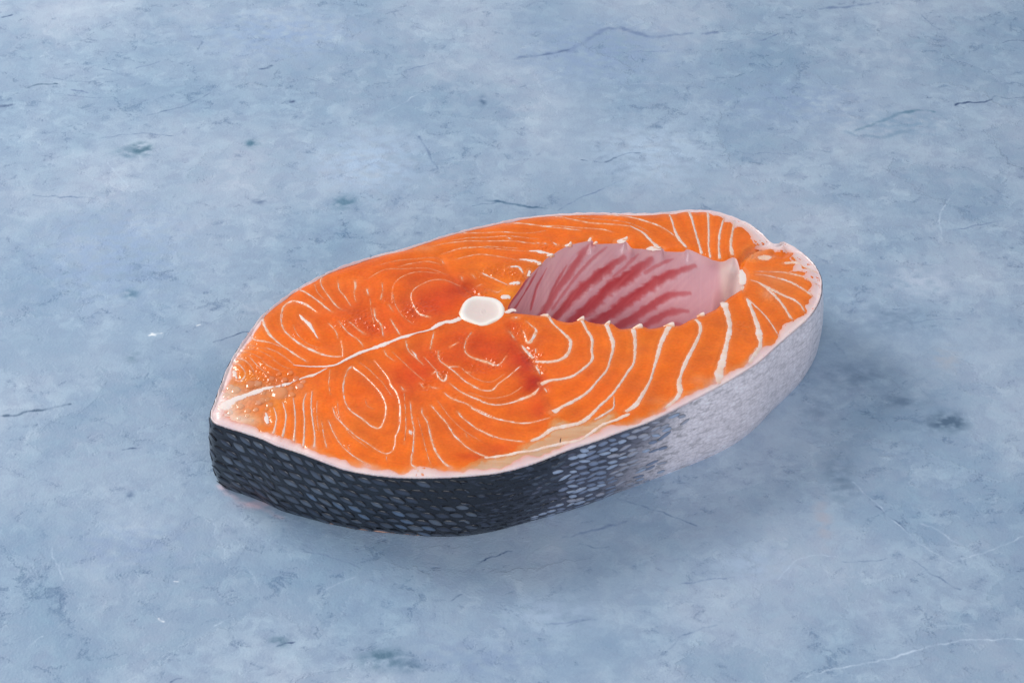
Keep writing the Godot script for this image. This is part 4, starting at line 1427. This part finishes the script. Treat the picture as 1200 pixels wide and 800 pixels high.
	seam("far_belly", 0.9, [3.7, -43.6, 0.41, 6.3, -43.3, 1.46, 8.9, -42.6, 1.16, 10.2, -41.4, 2.82])
	seam("far_belly", 0.9, [0.7, -39.5, 0.40, 4.1, -39, 1.75, 7.4, -37.6, 1.94])
	seam("far_belly", 0.85, [-2.1, -35.5, 1.20, 0.4, -35.6, 1.10, 1.9, -33, 0.60])
	seam("far_belly", 0.95, [3.8, -34.5, 1.34, 3.1, -31.8, 1.33])
	seam("far_belly", 0.95, [-2.4, -27.7, 1.16, -0.6, -28.2, 1.91, 0.9, -28.8, 1.51])
	seam("far_belly", 0.6, [-10.5, -33, 0.72, -6.7, -30.3, 0.50, -2.8, -27.4, 0.35])
	seam("far_belly", 0.5, [-13.6, -32.4, 0.48, -12.6, -30.7, 0.48])
	seam("far_belly", 0.5, [-11.8, -27.2, 0.49, -10.7, -28.1, 0.35])
	seam("far_belly", 0.5, [-23, -39.5, 0.28, -22.3, -37.6, 0.55])
	seam("far_belly", 0.55, [-16.8, -31.2, 0.68, -16.5, -29.5, 0.26])
	seam("far_belly", 0.5, [-7.1, -24.6, 0.51, -5.8, -23.9, 0.62, -4.9, -24.9, 0.32])
	seam("far_belly", 0.6, [-2.8, -49.9, 0.72, -1.9, -49.1, 0.86])
	seam("far_belly", 0.8, [11.2, -47.8, 0.33, 12.3, -46.5, 1.16])
	seam("far_belly", 0.95, [14.7, -46, 1.16, 16.9, -47, 1.54])
	seam("far_belly", 0.6, [6.2, -47.6, 1.04, 7, -47.3, 0.40])
	seam("far_belly", 0.6, [8.3, -47.3, 0.96, 9.2, -47, 0.40])
	seam("far_belly", 0.9, [22.2, -48.4, 1.42, 23, -50.5, 0.74])
	seam("far_belly", 0.9, [30.9, -48, 2.35, 32.7, -48.7, 2.29, 34.1, -49.6, 0.93])
	seam("far_belly", 0.9, [39.7, -44.6, 0.80, 41.5, -45, 2.45, 44.5, -45, 2.05])
	seam("near_belly", 0.6, [-0.9, -12.3, 1.33, 0.2, -12.5, 1.33])
	seam("near_belly", 0.5, [2.7, -11, 0.49, 4.4, -8.8, 0.48, 5.6, -6.9, 0.76, 5, -4.4, 1.06, 3.9, -1.9, 1.35, 2.9, -1.9, 0.88, 2.3, -4.4, 0.52, 1.6, -6.9, 0.31])
	seam("near_belly", 0.5, [-2.1, -6.3, 0.83, -0.7, -3.2, 0.55])
	seam("near_belly", 0.75, [1.4, -0.7, 0.56, 2.7, 1.8, 1.13, 3.5, 3, 0.88, 4.7, 4.9, 1.17])
	seam("near_belly", 0.75, [5.4, 1.2, 0.60, 5.5, 3, 0.25])
	seam("near_belly", 0.75, [5.5, 7.9, 0.79, 6.1, 9.8, 0.92, 6.5, 11.9, 0.40])
	seam("near_belly", 0.6, [7.9, 17.6, 0.62, 8.5, 19.4, 0.26])
	seam("near_back", 0.3, [-51.3, 23.5, 0.19, -50.1, 30.5, 0.27, -46.6, 37.4, 0.30, -42, 42, 0.23])
	seam("near_back", 0.3, [-32.4, 20, 0.20, -31.7, 28.2, 0.24, -31.4, 35.1, 0.24, -31.7, 40.8, 0.19])
	seam("near_back", 0.3, [-28.2, 30.5, 0.20, -26.6, 37.4, 0.24, -25.2, 44.2, 0.24, -24.1, 48.7, 0.19])
	seam("near_back", 0.3, [-22.6, 23.5, 0.21, -19.2, 29.9, 0.30, -15.1, 35.1, 0.32, -10.7, 39.1, 0.27])
	seam("near_back", 0.3, [-45.6, 7.3, 0.24, -42.2, 11, 0.32, -38.7, 15.8, 0.30, -36, 21.2, 0.24])
	seam("near_back", 0.3, [-36.3, 3, 0.24, -32.9, 7.3, 0.32, -29.4, 11.6, 0.32, -26.9, 14.6, 0.23])
	seam("near_back", 0.35, [-27.1, 4.9, 0.23, -24.6, 8.6, 0.31, -21.6, 12.8, 0.23])
	seam("near_back", 0.3, [-16.3, 9.2, 0.24, -11.7, 14, 0.33, -7.6, 15.2, 0.36, -4, 12.2, 0.26])
	seam("near_back", 0.3, [-13.7, 20, 0.27, -8, 22.3, 0.35, -2.7, 21.2, 0.34, 1.4, 17.6, 0.25])
	seam("far_back", 0.3, [-44, -21, 0.20, -43.4, -15.8, 0.25, -42.3, -10.1, 0.20])
	seam("far_back", 0.3, [-61.1, -28.2, 0.21, -60, -24.2, 0.27, -57.7, -21, 0.23])
	seam("far_back", 0.3, [-37.4, -24.2, 0.21, -36.3, -18.4, 0.26, -34, -13.3, 0.29, -30.9, -10.1, 0.25])
	seam("far_back", 0.28, [-41.3, -36.8, 0.32, -35.3, -38.9, 0.40, -28.9, -40.2, 0.41, -25.4, -40.2, 0.32])
	seam("far_back", 0.28, [-44.5, -30.8, 0.29, -40.3, -34.2, 0.39, -34.3, -34.8, 0.40, -27.4, -35.2, 0.40, -22.2, -32.8, 0.30])
	seam("far_back", 0.3, [-66.2, -9.4, 0.21, -64.6, -5, 0.27, -61.5, -1.3, 0.31, -58, 0.6, 0.27])
	seam("far_belly", 0.3, [-21.5, -42.9, 0.32, -16.3, -44.3, 0.49, -8.5, -45.6, 0.49, 0.2, -45, 0.33])
	seam("far_belly", 0.3, [-19.9, -48.4, 0.33, -12, -50.1, 0.50, -2.4, -50.5, 0.50, 6.4, -49.4, 0.33])
	seam("far_belly", 0.3, [18, -60.2, 0.34, 27.7, -58.8, 0.50, 35.6, -56.4, 0.48, 40.7, -52.9, 0.31])


func draw_bands() -> void:
	seam("septum", 0.95, [-65, 8.2, 0.29, -59.6, 8.7, 0.51, -53.4, 8.7, 0.94, -48.6, 5.2, 1.16, -45.5, 2.7, 1.91, -43, 1.5, 1.22, -40, 0.1, 2.31, -36.9, -1.8, 1.05, -33.9, -3.7, 1.60, -32.2, -4.4, 1.66, -29.5, -5.8, 0.58, -25.6, -7.2, 0.79, -23.8, -8.7, 2.07, -21.3, -10.4, 1.46, -19.2, -10.7, 2.01, -16.6, -12.5, 2.44])
	seam("finband", 1, [-64.8, 15.8, 0.53, -66.4, 16.5, 1.42, -69.2, 17.6, 0.93, -72, 18.3, 1.77, -75.9, 20.3, 2.42, -79.8, 22.6, 3.03, -82.4, 25, 4.56, -84.2, 26.7, 4.85, -84.8, 27.3, 3.23])
	seam("finband", 0.8, [-65.3, 15.7, 0.41, -63.3, 14.5, 0.69, -61.3, 13.3, 0.84, -59.3, 12.5, 1.77, -57.7, 11.6, 0.69, -55, 9.8, 0.48])
	seam("brownline", 0.75, [-9.2, 46.3, 1.00, -2.7, 45.3, 1.33, 0.1, 44.5, 1.20, 4, 43.9, 0.99, 8, 42.2, 1.30, 12.8, 40.5, 1.32, 17.2, 39.2, 1.09, 20, 36.8, 1.01, 24.1, 33.1, 1.24, 28.2, 31.1, 1.27, 31.9, 28.7, 1.41])
	seam("bonetie", 0.95, [-4.9, -21.3, 2.32, -2.8, -21.6, 2.69, -2.1, -20.7, 0.91])
	seam("bonetie", 0.95, [-3.6, -14.5, 1.40, -1.5, -16, 1.90, -0.2, -15.3, 0.72])
	seam("slit", -1.0, [12.2, 38.4, 0.19, 12, 39.7, 0.38, 12, 41.2, 0.29])


func draw_tints() -> void:
	tint(-47.5, -21, 38.3, 22.8, Color8(222, 82, 20), 0.40)
	tint(-23.2, -20.2, 10.2, 8.5, Color8(198, 46, 18), 0.55)
	tint(-16.9, -26.9, 5.7, 5.5, Color8(180, 26, 6), 0.55)
	tint(-26.1, -32.8, 10.3, 5.6, Color8(198, 46, 18), 0.35)
	tint(-29.4, -15.2, 7.6, 6.1, Color8(205, 56, 21), 0.40)
	tint(-44.6, -15.2, 10.1, 6.9, Color8(214, 72, 16), 0.35)
	tint(-38, -7.6, 11.3, 4.5, Color8(198, 46, 18), 0.30)
	tint(-45.5, -7.6, 6.3, 5.6, Color8(190, 56, 11), 0.35)
	tint(-7.7, 3.7, 13.7, 10.2, Color8(198, 46, 18), 0.50)
	tint(-26.3, 7.3, 9.9, 8, Color8(200, 48, 14), 0.50)
	tint(-29.8, 12.8, 6.2, 5, Color8(198, 46, 18), 0.40)
	tint(2.2, 7.3, 4, 7.3, Color8(180, 16, 11), 0.60)
	tint(5.4, 15.3, 3.4, 3.6, Color8(165, 1, 1), 0.70)
	tint(3.9, 18.2, 4.4, 2.8, Color8(165, 1, 1), 0.40)
	tint(0.9, 23.5, 7.3, 7, Color8(214, 72, 16), 0.35)
	tint(6.2, 27, 2.9, 7.6, Color8(205, 51, 16), 0.45)
	tint(-33.3, 18.2, 5.4, 7.1, Color8(198, 46, 18), 0.30)
	tint(-42.7, 27, 14.5, 12.1, Color8(230, 98, 26), 0.35)
	tint(-11.1, 34, 14.4, 10.2, Color8(230, 98, 28), 0.30)
	tint(-11, 45.9, 7.1, 2, Color8(195, 46, 11), 0.45)
	tint(-5.1, 42.5, 5.7, 2.7, Color8(205, 61, 26), 0.40)
	tint(-78.3, 12.8, 3.4, 3.2, Color8(240, 134, 28), 0.70)
	tint(-68.9, 26.3, 3.9, 6.3, Color8(240, 134, 28), 0.60)
	tint(-75.8, 7.3, 7.4, 3.6, Color8(228, 106, 31), 0.30)
	tint(-76.5, -1.9, 7.5, 9.2, Color8(240, 134, 56), 0.35)
	tint(-67.6, -17.1, 10.2, 6.9, Color8(240, 134, 56), 0.25)
	tint(-11.9, -36.8, 15.6, 11.9, Color8(240, 134, 28), 0.30)
	tint(-1.5, -22.9, 6.4, 5.4, Color8(242, 151, 36), 0.55)
	tint(8.9, -36.8, 7.8, 5.6, Color8(240, 136, 36), 0.40)
	tint(-1.5, -47, 18.4, 4.9, Color8(220, 96, 16), 0.25)
	tint(1.1, -40.9, 10.4, 5.7, Color8(216, 78, 6), 0.30)
	tint(34.2, -53.2, 15.8, 5.8, Color8(230, 116, 31), 0.30)
	tint(59.1, -51.2, 15.8, 9, Color8(230, 114, 36), 0.25)
	tint(33.2, 5.5, 14.9, 14.5, Color8(233, 114, 28), 0.40)
	tint(61, -1.9, 15, 14.7, Color8(235, 121, 41), 0.40)
	tint(15.9, 5.5, 9.9, 14.5, Color8(230, 98, 22), 0.30)
	tint(-1.5, -9.4, 3, 3, Color8(215, 76, 26), 0.50)
	tint(4.8, -3.8, 6.3, 5.2, Color8(228, 91, 26), 0.35)
	tint(80.5, -24.9, 10.3, 13.5, Color8(235, 136, 71), 0.45)
	tint(77.2, -30.8, 7.7, 5.5, Color8(236, 160, 140), 0.30)
	tint(75.2, -22.9, 2.6, 3.1, Color8(236, 160, 140), 0.50)
	tint(52.5, 14.6, 3.9, 2.9, Color8(236, 160, 140), 0.40)
	tint(39.8, 23.5, 4.9, 2.8, Color8(236, 160, 140), 0.30)
	tint(74.4, -44.1, 4.7, 3.3, Color8(236, 160, 140), 0.50)
	tint(71.5, -40.9, 3.1, 3.6, Color8(230, 171, 151), 0.50)
	tint(-28.5, -44.6, 4.2, 2, Color8(236, 160, 140), 0.50)
	tint(79, -7.6, 4, 3.8, Color8(225, 106, 56), 0.40)
	tint(-71.1, 19.3, 11, 5, Color8(230, 154, 122), 0.70)
	tint(-76.9, 23.5, 5.8, 6.3, Color8(232, 162, 132), 0.70)
	tint(-77.3, 32.9, 5.8, 2.8, Color8(230, 156, 126), 0.50)
	tint(-81.4, 27, 4.8, 7, Color8(236, 191, 171), 0.75)
	tint(-83.8, 21.7, 2.9, 5.6, Color8(236, 176, 151), 0.60)
	tint(-84.8, 29.8, 3.4, 3.5, Color8(242, 222, 218), 0.90)
	tint(-74.1, 27, 5.3, 4.9, Color8(225, 121, 76), 0.35)
	tint(-66.5, 15.3, 7.4, 3.6, Color8(225, 111, 71), 0.35)
	tint(-33.4, 16.4, 22.1, 12, Color8(216, 74, 14), 0.30)
	tint(-20.7, 34, 14.4, 5.5, Color8(222, 84, 22), 0.25)
	tint(-47.1, 34, 12, 8.9, Color8(240, 124, 44), 0.35)
	tint(-59.1, 34, 7.2, 6.8, Color8(242, 126, 36), 0.35)
	tint(23, 16.4, 14.7, 9.2, Color8(228, 90, 20), 0.25)
	tint(38.5, -1.9, 12.5, 5.9, Color8(240, 126, 38), 0.30)
	tint(-12, -45, 23.6, 6.5, Color8(230, 106, 26), 0.30)
	tint(-53, -28.8, 10.3, 5.5, Color8(240, 126, 48), 0.25)
	tint(-40.4, -36.8, 10.4, 4, Color8(228, 90, 26), 0.30)
	tint(-14.5, -2.7, 10, 6.7, Color8(204, 52, 14), 0.40)
	tint(-1.5, -1.9, 2.5, 8.9, Color8(196, 36, 14), 0.35)
	tint(-84.9, 26.3, 3.9, 7.7, Color8(252, 236, 230), 0.95)
	tint(-78.1, 31.2, 7.2, 3.1, Color8(246, 218, 204), 0.75)
	tint(-81.6, 19.3, 3.4, 4.3, Color8(246, 205, 185), 0.60)


func draw_folds() -> void:
	fold(1.50, 1.30, [79, -47.6, 76.3, -46, 73.6, -45, 71.2, -42.9, 69, -39.9, 67.9, -36.5])
	fold(0.70, 1.60, [84, -45, 81.6, -41.9, 79.1, -42.9])
	fold(0.50, 1.60, [-15.6, -26.9, -11.2, -21])
	fold(0.40, 2.00, [-2, -7.6, 2.2, 1.1, 5.4, 8.4, 7.8, 18.2, 10.6, 26.3])
	fold(0.35, 1.50, [-23.7, -40.9, -19.6, -30.8, -14.8, -22.9])


func draw_tips() -> void:
	tip(19, -11.7, 0.88, 0.78, -1.15, 1.00)
	tip(26.7, -9.8, 0.88, 0.79, -1.14, 1.10)
	tip(35.8, -7.9, 1.10, 0.80, -1.14, 1.20)
	tip(45.1, -8.7, 1.10, 1.07, -1.14, 1.10)
	tip(8.6, -13.5, 0.77, 0.52, -0.77, 0.60)
	tip(54.7, -13.6, 0.88, 0.83, -1.15, 0.80)
	tip(16.3, -46.2, 0.66, 0.29, -1.23, 1.00)
	tip(33.2, -48.7, 0.88, 0.83, -1.24, 0.90)
	tip(43, -45.4, 1.10, 0.77, 0.41, 0.70)
	tip(6.8, -37.6, 0.88, 0.51, 0.81, 1.00)
	tip(3.4, -32.4, 0.88, 0.51, 0.80, 0.90)
	tip(10.2, -41.7, 0.88, 0.53, -0.41, 0.80)
	tip(24.2, -47.6, 0.66, 0.27, -0.41, 0.60)


func draw_rough() -> void:
	rough(-45.8, -12.5, 4.2, 0.50)
	rough(-41.8, -7.6, 3.6, 0.50)
	rough(-38.5, -21, 3.0, 0.30)
	rough(-51.9, -9.4, 3.6, 0.35)
	rough(-31.9, -15.2, 4.2, 0.35)
	rough(-26.9, -17.1, 4.8, 0.25)
	rough(-21.2, 12.8, 2.4, 0.60)
	rough(-23.4, 3.7, 2.7, 0.45)
	rough(-11.4, 9.2, 4.2, 0.30)
	rough(4.7, 3.7, 3.6, 0.60)
	rough(6.6, 9.9, 2.4, 0.60)
	rough(1.5, -7.6, 4.2, 0.45)
	rough(-6.5, 7.3, 2.7, 0.50)
	rough(-15.3, -1.9, 4.2, 0.25)
	rough(-11.7, -22.9, 4.2, 0.40)
	rough(-1.5, -32.8, 4.8, 0.40)
	rough(-9.3, -32.8, 4.2, 0.30)
	rough(9, -45, 4.2, 0.35)
	rough(-75.3, 12.8, 5.4, 0.40)
	rough(-67.5, 18.2, 5.4, 0.40)
	rough(-79.3, 23.5, 4.8, 0.35)
	rough(-26, 17.1, 3.0, 0.40)
	rough(-17.3, 21.7, 2.4, 0.30)
	rough(71.5, -40.9, 3.6, 0.40)
	rough(76.5, -22.9, 4.2, 0.30)
	rough(66.6, -9.4, 3.6, 0.25)


func draw_stripes() -> void:
	stripe(2.20, 0.70, [23.6, 0.017, 20.9, 0.093, 16.1, 0.301, 11.7, 0.448, 8.1, 0.566, 5.5, 0.609])
	stripe(2.60, 0.95, [32.9, 0.149, 28.4, 0.281, 24, 0.403, 17.8, 0.568, 13.9, 0.676, 9.9, 0.766])
	stripe(3.00, 1.00, [41.3, 0.108, 33.7, 0.374, 28.4, 0.511, 23.6, 0.687, 19.2, 0.808, 14.8, 0.905, 11.7, 0.946])
	stripe(2.50, 0.95, [54.5, 0.144, 47.9, 0.261, 42.6, 0.375, 36.4, 0.554, 30.2, 0.753, 25.8, 0.866, 20.9, 0.974, 17, 1.060])
	stripe(2.10, 0.80, [53.2, 0.455, 47, 0.504, 40.8, 0.658, 35.5, 0.813, 29.8, 0.981, 25.8, 1.096])
	stripe(1.90, 0.70, [52.7, 0.657, 47, 0.696, 39.9, 0.857, 33.7, 1.064])
	stripe(1.00, 0.45, [27.6, 0.036, 23.6, 0.170, 19.2, 0.329, 14.8, 0.484, 11.2, 0.590])
	stripe(0.90, 0.40, [37.3, 0.065, 33.7, 0.240, 29.8, 0.372])
	stripe(1.00, 0.45, [47.9, 0.088, 43.5, 0.176, 39.5, 0.269])
	stripe(1.60, 0.50, [51.4, 0.821, 47, 0.849, 41.7, 0.995])
	stripe(0.90, 0.80, [6.4, 0.015, 3.3, 0.111, 0.2, 0.161, -1.4, 0.152])
	stripe(1.20, 0.90, [3.3, 0.015, -0.5, 0.017, -2.7, 0.005])
	stripe(0.90, 0.70, [9, 0.104, 5.9, 0.226, 4.2, 0.418])
	stripe(1.10, 0.65, [15.2, 0.206, 10.8, 0.406, 7.7, 0.644])


func draw_marks() -> void:
	mark(1.59, Color8(110, 130, 165), 0.60, [-1.5, -183.8, 12.3, -187, 21.7, -191.1, 29.6, -200.5, 37.5, -203.3, 49.7, -197.8, 60.7, -199.2, 73.2, -200.5])
	mark(0.64, Color8(70, 90, 125), 0.60, [7.7, -185.7, 15.4, -187.8, 21.7, -192.4])
	mark(0.48, Color8(110, 130, 165), 0.50, [29.3, -187, 44.7, -188.4, 60.1, -187.8])
	mark(0.70, Color8(70, 90, 125), 0.90, [153.2, -155.7, 158.7, -157.7, 163.9, -157.2, 169, -161])
	mark(0.32, Color8(70, 90, 125), 0.50, [168.9, -160.7, 174, -159.7, 181, -160.7])
	mark(0.45, Color8(70, 90, 125), 0.80, [21.7, -124.1, 29.7, -123.4, 37.8, -127.7, 48.1, -129.3])
	mark(0.80, Color8(60, 80, 110), 0.60, [29, -123.4, 34.1, -125.3])
	mark(0.95, Color8(80, 110, 140), 0.70, [-10, -102, -1.5, -100.4, 7, -98.4, 12.7, -98.1])
	mark(0.48, Color8(110, 130, 165), 0.60, [14.1, -97, 19.8, -102.4, 29.3, -108.9, 35.9, -113.5])
	mark(1.27, Color8(90, 125, 150), 0.50, [116.3, -139.8, 127.5, -147.2, 138.6, -152.6, 145.9, -151.6])
	mark(1.59, Color8(130, 155, 180), 0.50, [110.7, -142.2, 123.4, -137.3, 138.7, -142.2])
	mark(0.76, Color8(110, 130, 165), 0.50, [88.3, -195.1, 93.2, -197.8, 98.2, -201.4])
	mark(0.41, Color8(110, 130, 165), 0.50, [80.1, -127.7, 85.9, -128.1, 93.1, -127.2])
	mark(1.27, Color8(110, 130, 165), 0.40, [112.1, -215.8, 123.3, -217.2, 134.6, -220])
	mark(0.45, Color8(70, 90, 125), 0.40, [176.4, -193.7, 181.4, -195.9, 185.9, -194.8])
	mark(0.38, Color8(110, 130, 165), 0.50, [141.2, -86.3, 150, -88.5, 160.3, -91.8])
	mark(0.38, Color8(190, 208, 228), 0.50, [139.2, -81.9, 140.4, -95.2, 146.9, -106.6])
	mark(0.48, Color8(110, 130, 165), 0.50, [122.9, -40.9, 132.5, -42.9, 139.1, -42.3])
	mark(0.76, Color8(85, 110, 135), 0.75, [-173.5, -166.1, -168.6, -168.1, -162.6, -168.7])
	mark(0.80, Color8(110, 130, 165), 0.60, [-157.6, -165.3, -151.2, -163])
	mark(0.64, Color8(70, 90, 125), 0.60, [-189.9, -210.2, -185.4, -211.6])
	mark(1.11, Color8(70, 90, 125), 0.60, [-91.8, -177.8, -87.3, -179.1])
	mark(1.11, Color8(70, 90, 125), 0.70, [-79.9, -157.2, -78.8, -158.2])
	mark(1.27, Color8(70, 90, 125), 0.60, [-180.8, -155.2, -176.8, -156.2])
	patch(-128.8, -130.5, 4.7, 4.3, Color8(85, 118, 140), 0.75)
	patch(-132.7, -128.6, 5.8, 3.8, Color8(90, 125, 150), 0.40)
	patch(-91.1, -133.4, 2.9, 2.9, Color8(90, 125, 150), 0.60)
	patch(-57.2, -101.5, 5.1, 4.5, Color8(90, 125, 150), 0.70)
	patch(-85.7, -102.4, 3.4, 2.7, Color8(110, 130, 160), 0.60)
	patch(-123, -54.6, 3.3, 3.3, Color8(90, 125, 150), 0.70)
	patch(-12, -158.2, 1.8, 4, Color8(95, 120, 150), 0.60)
	mark(0.38, Color8(110, 130, 165), 0.50, [-55.2, -124.1, -44.8, -119.4])
	mark(0.64, Color8(110, 130, 165), 0.40, [-135.7, -177.8, -127.8, -182.3])
	mark(0.64, Color8(110, 130, 165), 0.40, [-39.6, -176.5, -29.1, -181.7])
	mark(0.38, Color8(70, 90, 125), 0.60, [-94.2, -31.9, -86.6, -35.5, -82.7, -36.9])
	mark(0.48, Color8(240, 245, 250), 0.80, [-115.1, -34.7, -110.6, -36.3])
	mark(0.64, Color8(240, 245, 250), 0.60, [-114.3, -35.9, -112.8, -34.7])
	mark(0.32, Color8(240, 245, 250), 0.70, [-100.6, -39.5, -99.3, -39.9])
	mark(0.32, Color8(190, 208, 228), 0.50, [-139.2, -122.9, -130.2, -108.9])
	mark(0.38, Color8(190, 208, 228), 0.50, [-44.7, -152.1, -37.5, -159.7, -30.2, -166.1])
	mark(0.76, Color8(85, 108, 135), 0.75, [-156.2, 1.5, -150, 0.6, -143.9, -1.2, -135.2, -3.5])
	mark(0.48, Color8(70, 90, 125), 0.50, [-116.7, 16.1, -114.3, 15.2, -111.1, 15.2])
	patch(-118.5, -24.8, 3.2, 3.1, Color8(110, 138, 160), 0.40)
	patch(-112, 34.5, 1.5, 2.1, Color8(95, 118, 150), 0.50)
	patch(-36, 95.6, 7.8, 4.7, Color8(90, 122, 145), 0.60)
	patch(-29, 98.3, 4.6, 3, Color8(80, 110, 135), 0.35)
	patch(-65.2, 89.9, 3.2, 2.4, Color8(95, 125, 148), 0.60)
	mark(0.45, Color8(70, 90, 125), 0.60, [-65.1, 91.1, -60.6, 89.6])
	mark(0.38, Color8(70, 90, 125), 0.60, [-19.2, 75.4, -15.1, 72.3])
	mark(0.32, Color8(70, 90, 125), 0.60, [-12.3, 61.9, -7.5, 58.7, -1.5, 56.3])
	mark(0.41, Color8(70, 90, 125), 0.60, [-92.6, 103.9, -89.9, 102.4])
	mark(0.38, Color8(110, 130, 165), 0.50, [-61.7, 56.3, -54.4, 57.9, -45.8, 61.9])
	mark(0.35, Color8(190, 208, 228), 0.60, [-83.1, 84, -79.8, 81.6])
	mark(0.51, Color8(235, 240, 248), 0.70, [-98.3, 81.3, -97, 82.4])
	mark(0.38, Color8(235, 240, 248), 0.60, [-95.4, 67.5, -94.2, 67.9])
	mark(0.32, Color8(190, 208, 228), 0.50, [-131.8, 54.6, -129.6, 61.1, -126.3, 67.5])
	mark(0.32, Color8(190, 208, 228), 0.40, [-129.2, 87.8, -133.2, 91.6])
	patch(128.6, 3.9, 7.1, 5.1, Color8(88, 112, 138), 0.70)  # these dark patches paint the steak's soft shadow onto the stone
	patch(117, -5, 10.3, 3.7, Color8(105, 128, 155), 0.40)
	patch(102.8, -16.3, 15.6, 8.4, Color8(112, 135, 162), 0.35)
	patch(121.9, 6.1, 6.6, 2.9, Color8(95, 118, 145), 0.30)
	patch(119.2, -43.9, 16.1, 10.4, Color8(112, 135, 162), 0.30)
	patch(94.2, 27.6, 6, 13.7, Color8(112, 135, 160), 0.35)
	patch(90.9, -1.2, 7.7, 11, Color8(125, 145, 170), 0.30)
	patch(87.5, 44.7, 3.4, 13.2, Color8(170, 175, 190), 0.40)
	patch(132.5, -24, 6.3, 7.7, Color8(165, 175, 190), 0.40)
	mark(0.38, Color8(70, 90, 125), 0.40, [102.9, 38.7, 108.3, 44.7, 113.3, 52.6])
	mark(0.38, Color8(190, 208, 228), 0.50, [97.8, 29.3, 106.1, 42.1, 114.4, 53.8, 124.9, 64.4])
	mark(0.38, Color8(190, 208, 228), 0.50, [121.9, 60.3, 133.3, 56.3, 143.8, 51])
	mark(0.51, Color8(190, 208, 228), 0.70, [77.2, 102, 85.5, 99, 96.1, 96.8, 109.3, 92.3, 121.3, 89.3, 137.6, 89])
	mark(0.41, Color8(190, 208, 228), 0.40, [72.2, 67.5, 80.1, 58.7, 89.7, 58.7])
	mark(0.64, Color8(110, 130, 165), 0.50, [5.5, 84, 16, 82.4, 21.9, 81.3])
	mark(0.45, Color8(70, 90, 125), 0.40, [13.7, 84, 19.5, 82])
	mark(0.83, Color8(110, 130, 165), 0.40, [13, 51.3, 22.8, 48, 31.4, 44.7])
	mark(0.51, Color8(110, 130, 165), 0.50, [43.6, 69.1, 52, 67.5, 60.4, 66])
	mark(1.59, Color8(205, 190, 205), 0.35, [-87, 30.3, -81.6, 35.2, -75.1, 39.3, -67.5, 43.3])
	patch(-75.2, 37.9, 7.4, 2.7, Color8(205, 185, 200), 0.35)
	patch(129.4, -60.4, 16.4, 12.4, Color8(182, 196, 216), 0.40)
	patch(45.1, -127.7, 26.2, 23.4, Color8(176, 198, 222), 0.35)
	patch(-50.8, -122.9, 26.1, 23.2, Color8(170, 194, 222), 0.35)
	patch(7.9, 80.1, 18.7, 9.2, Color8(172, 192, 218), 0.30)
	patch(65.5, 61.1, 14.4, 9.6, Color8(170, 190, 216), 0.30)
	patch(29.3, -188.4, 37, 26.1, Color8(140, 162, 195), 0.40)
	patch(97.3, -157.2, 35.9, 19.9, Color8(138, 160, 192), 0.35)
	patch(-131.4, -73.2, 33.2, 33.3, Color8(146, 170, 205), 0.30)
	patch(-85.4, -199.2, 37.3, 21.4, Color8(142, 166, 202), 0.30)
	patch(-110, 54.6, 28.9, 12.9, Color8(136, 158, 192), 0.25)
	patch(-10.7, 95.3, 27.6, 8.9, Color8(130, 152, 186), 0.25)
	patch(134.6, -144.7, 20.7, 9.8, Color8(130, 158, 185), 0.40)
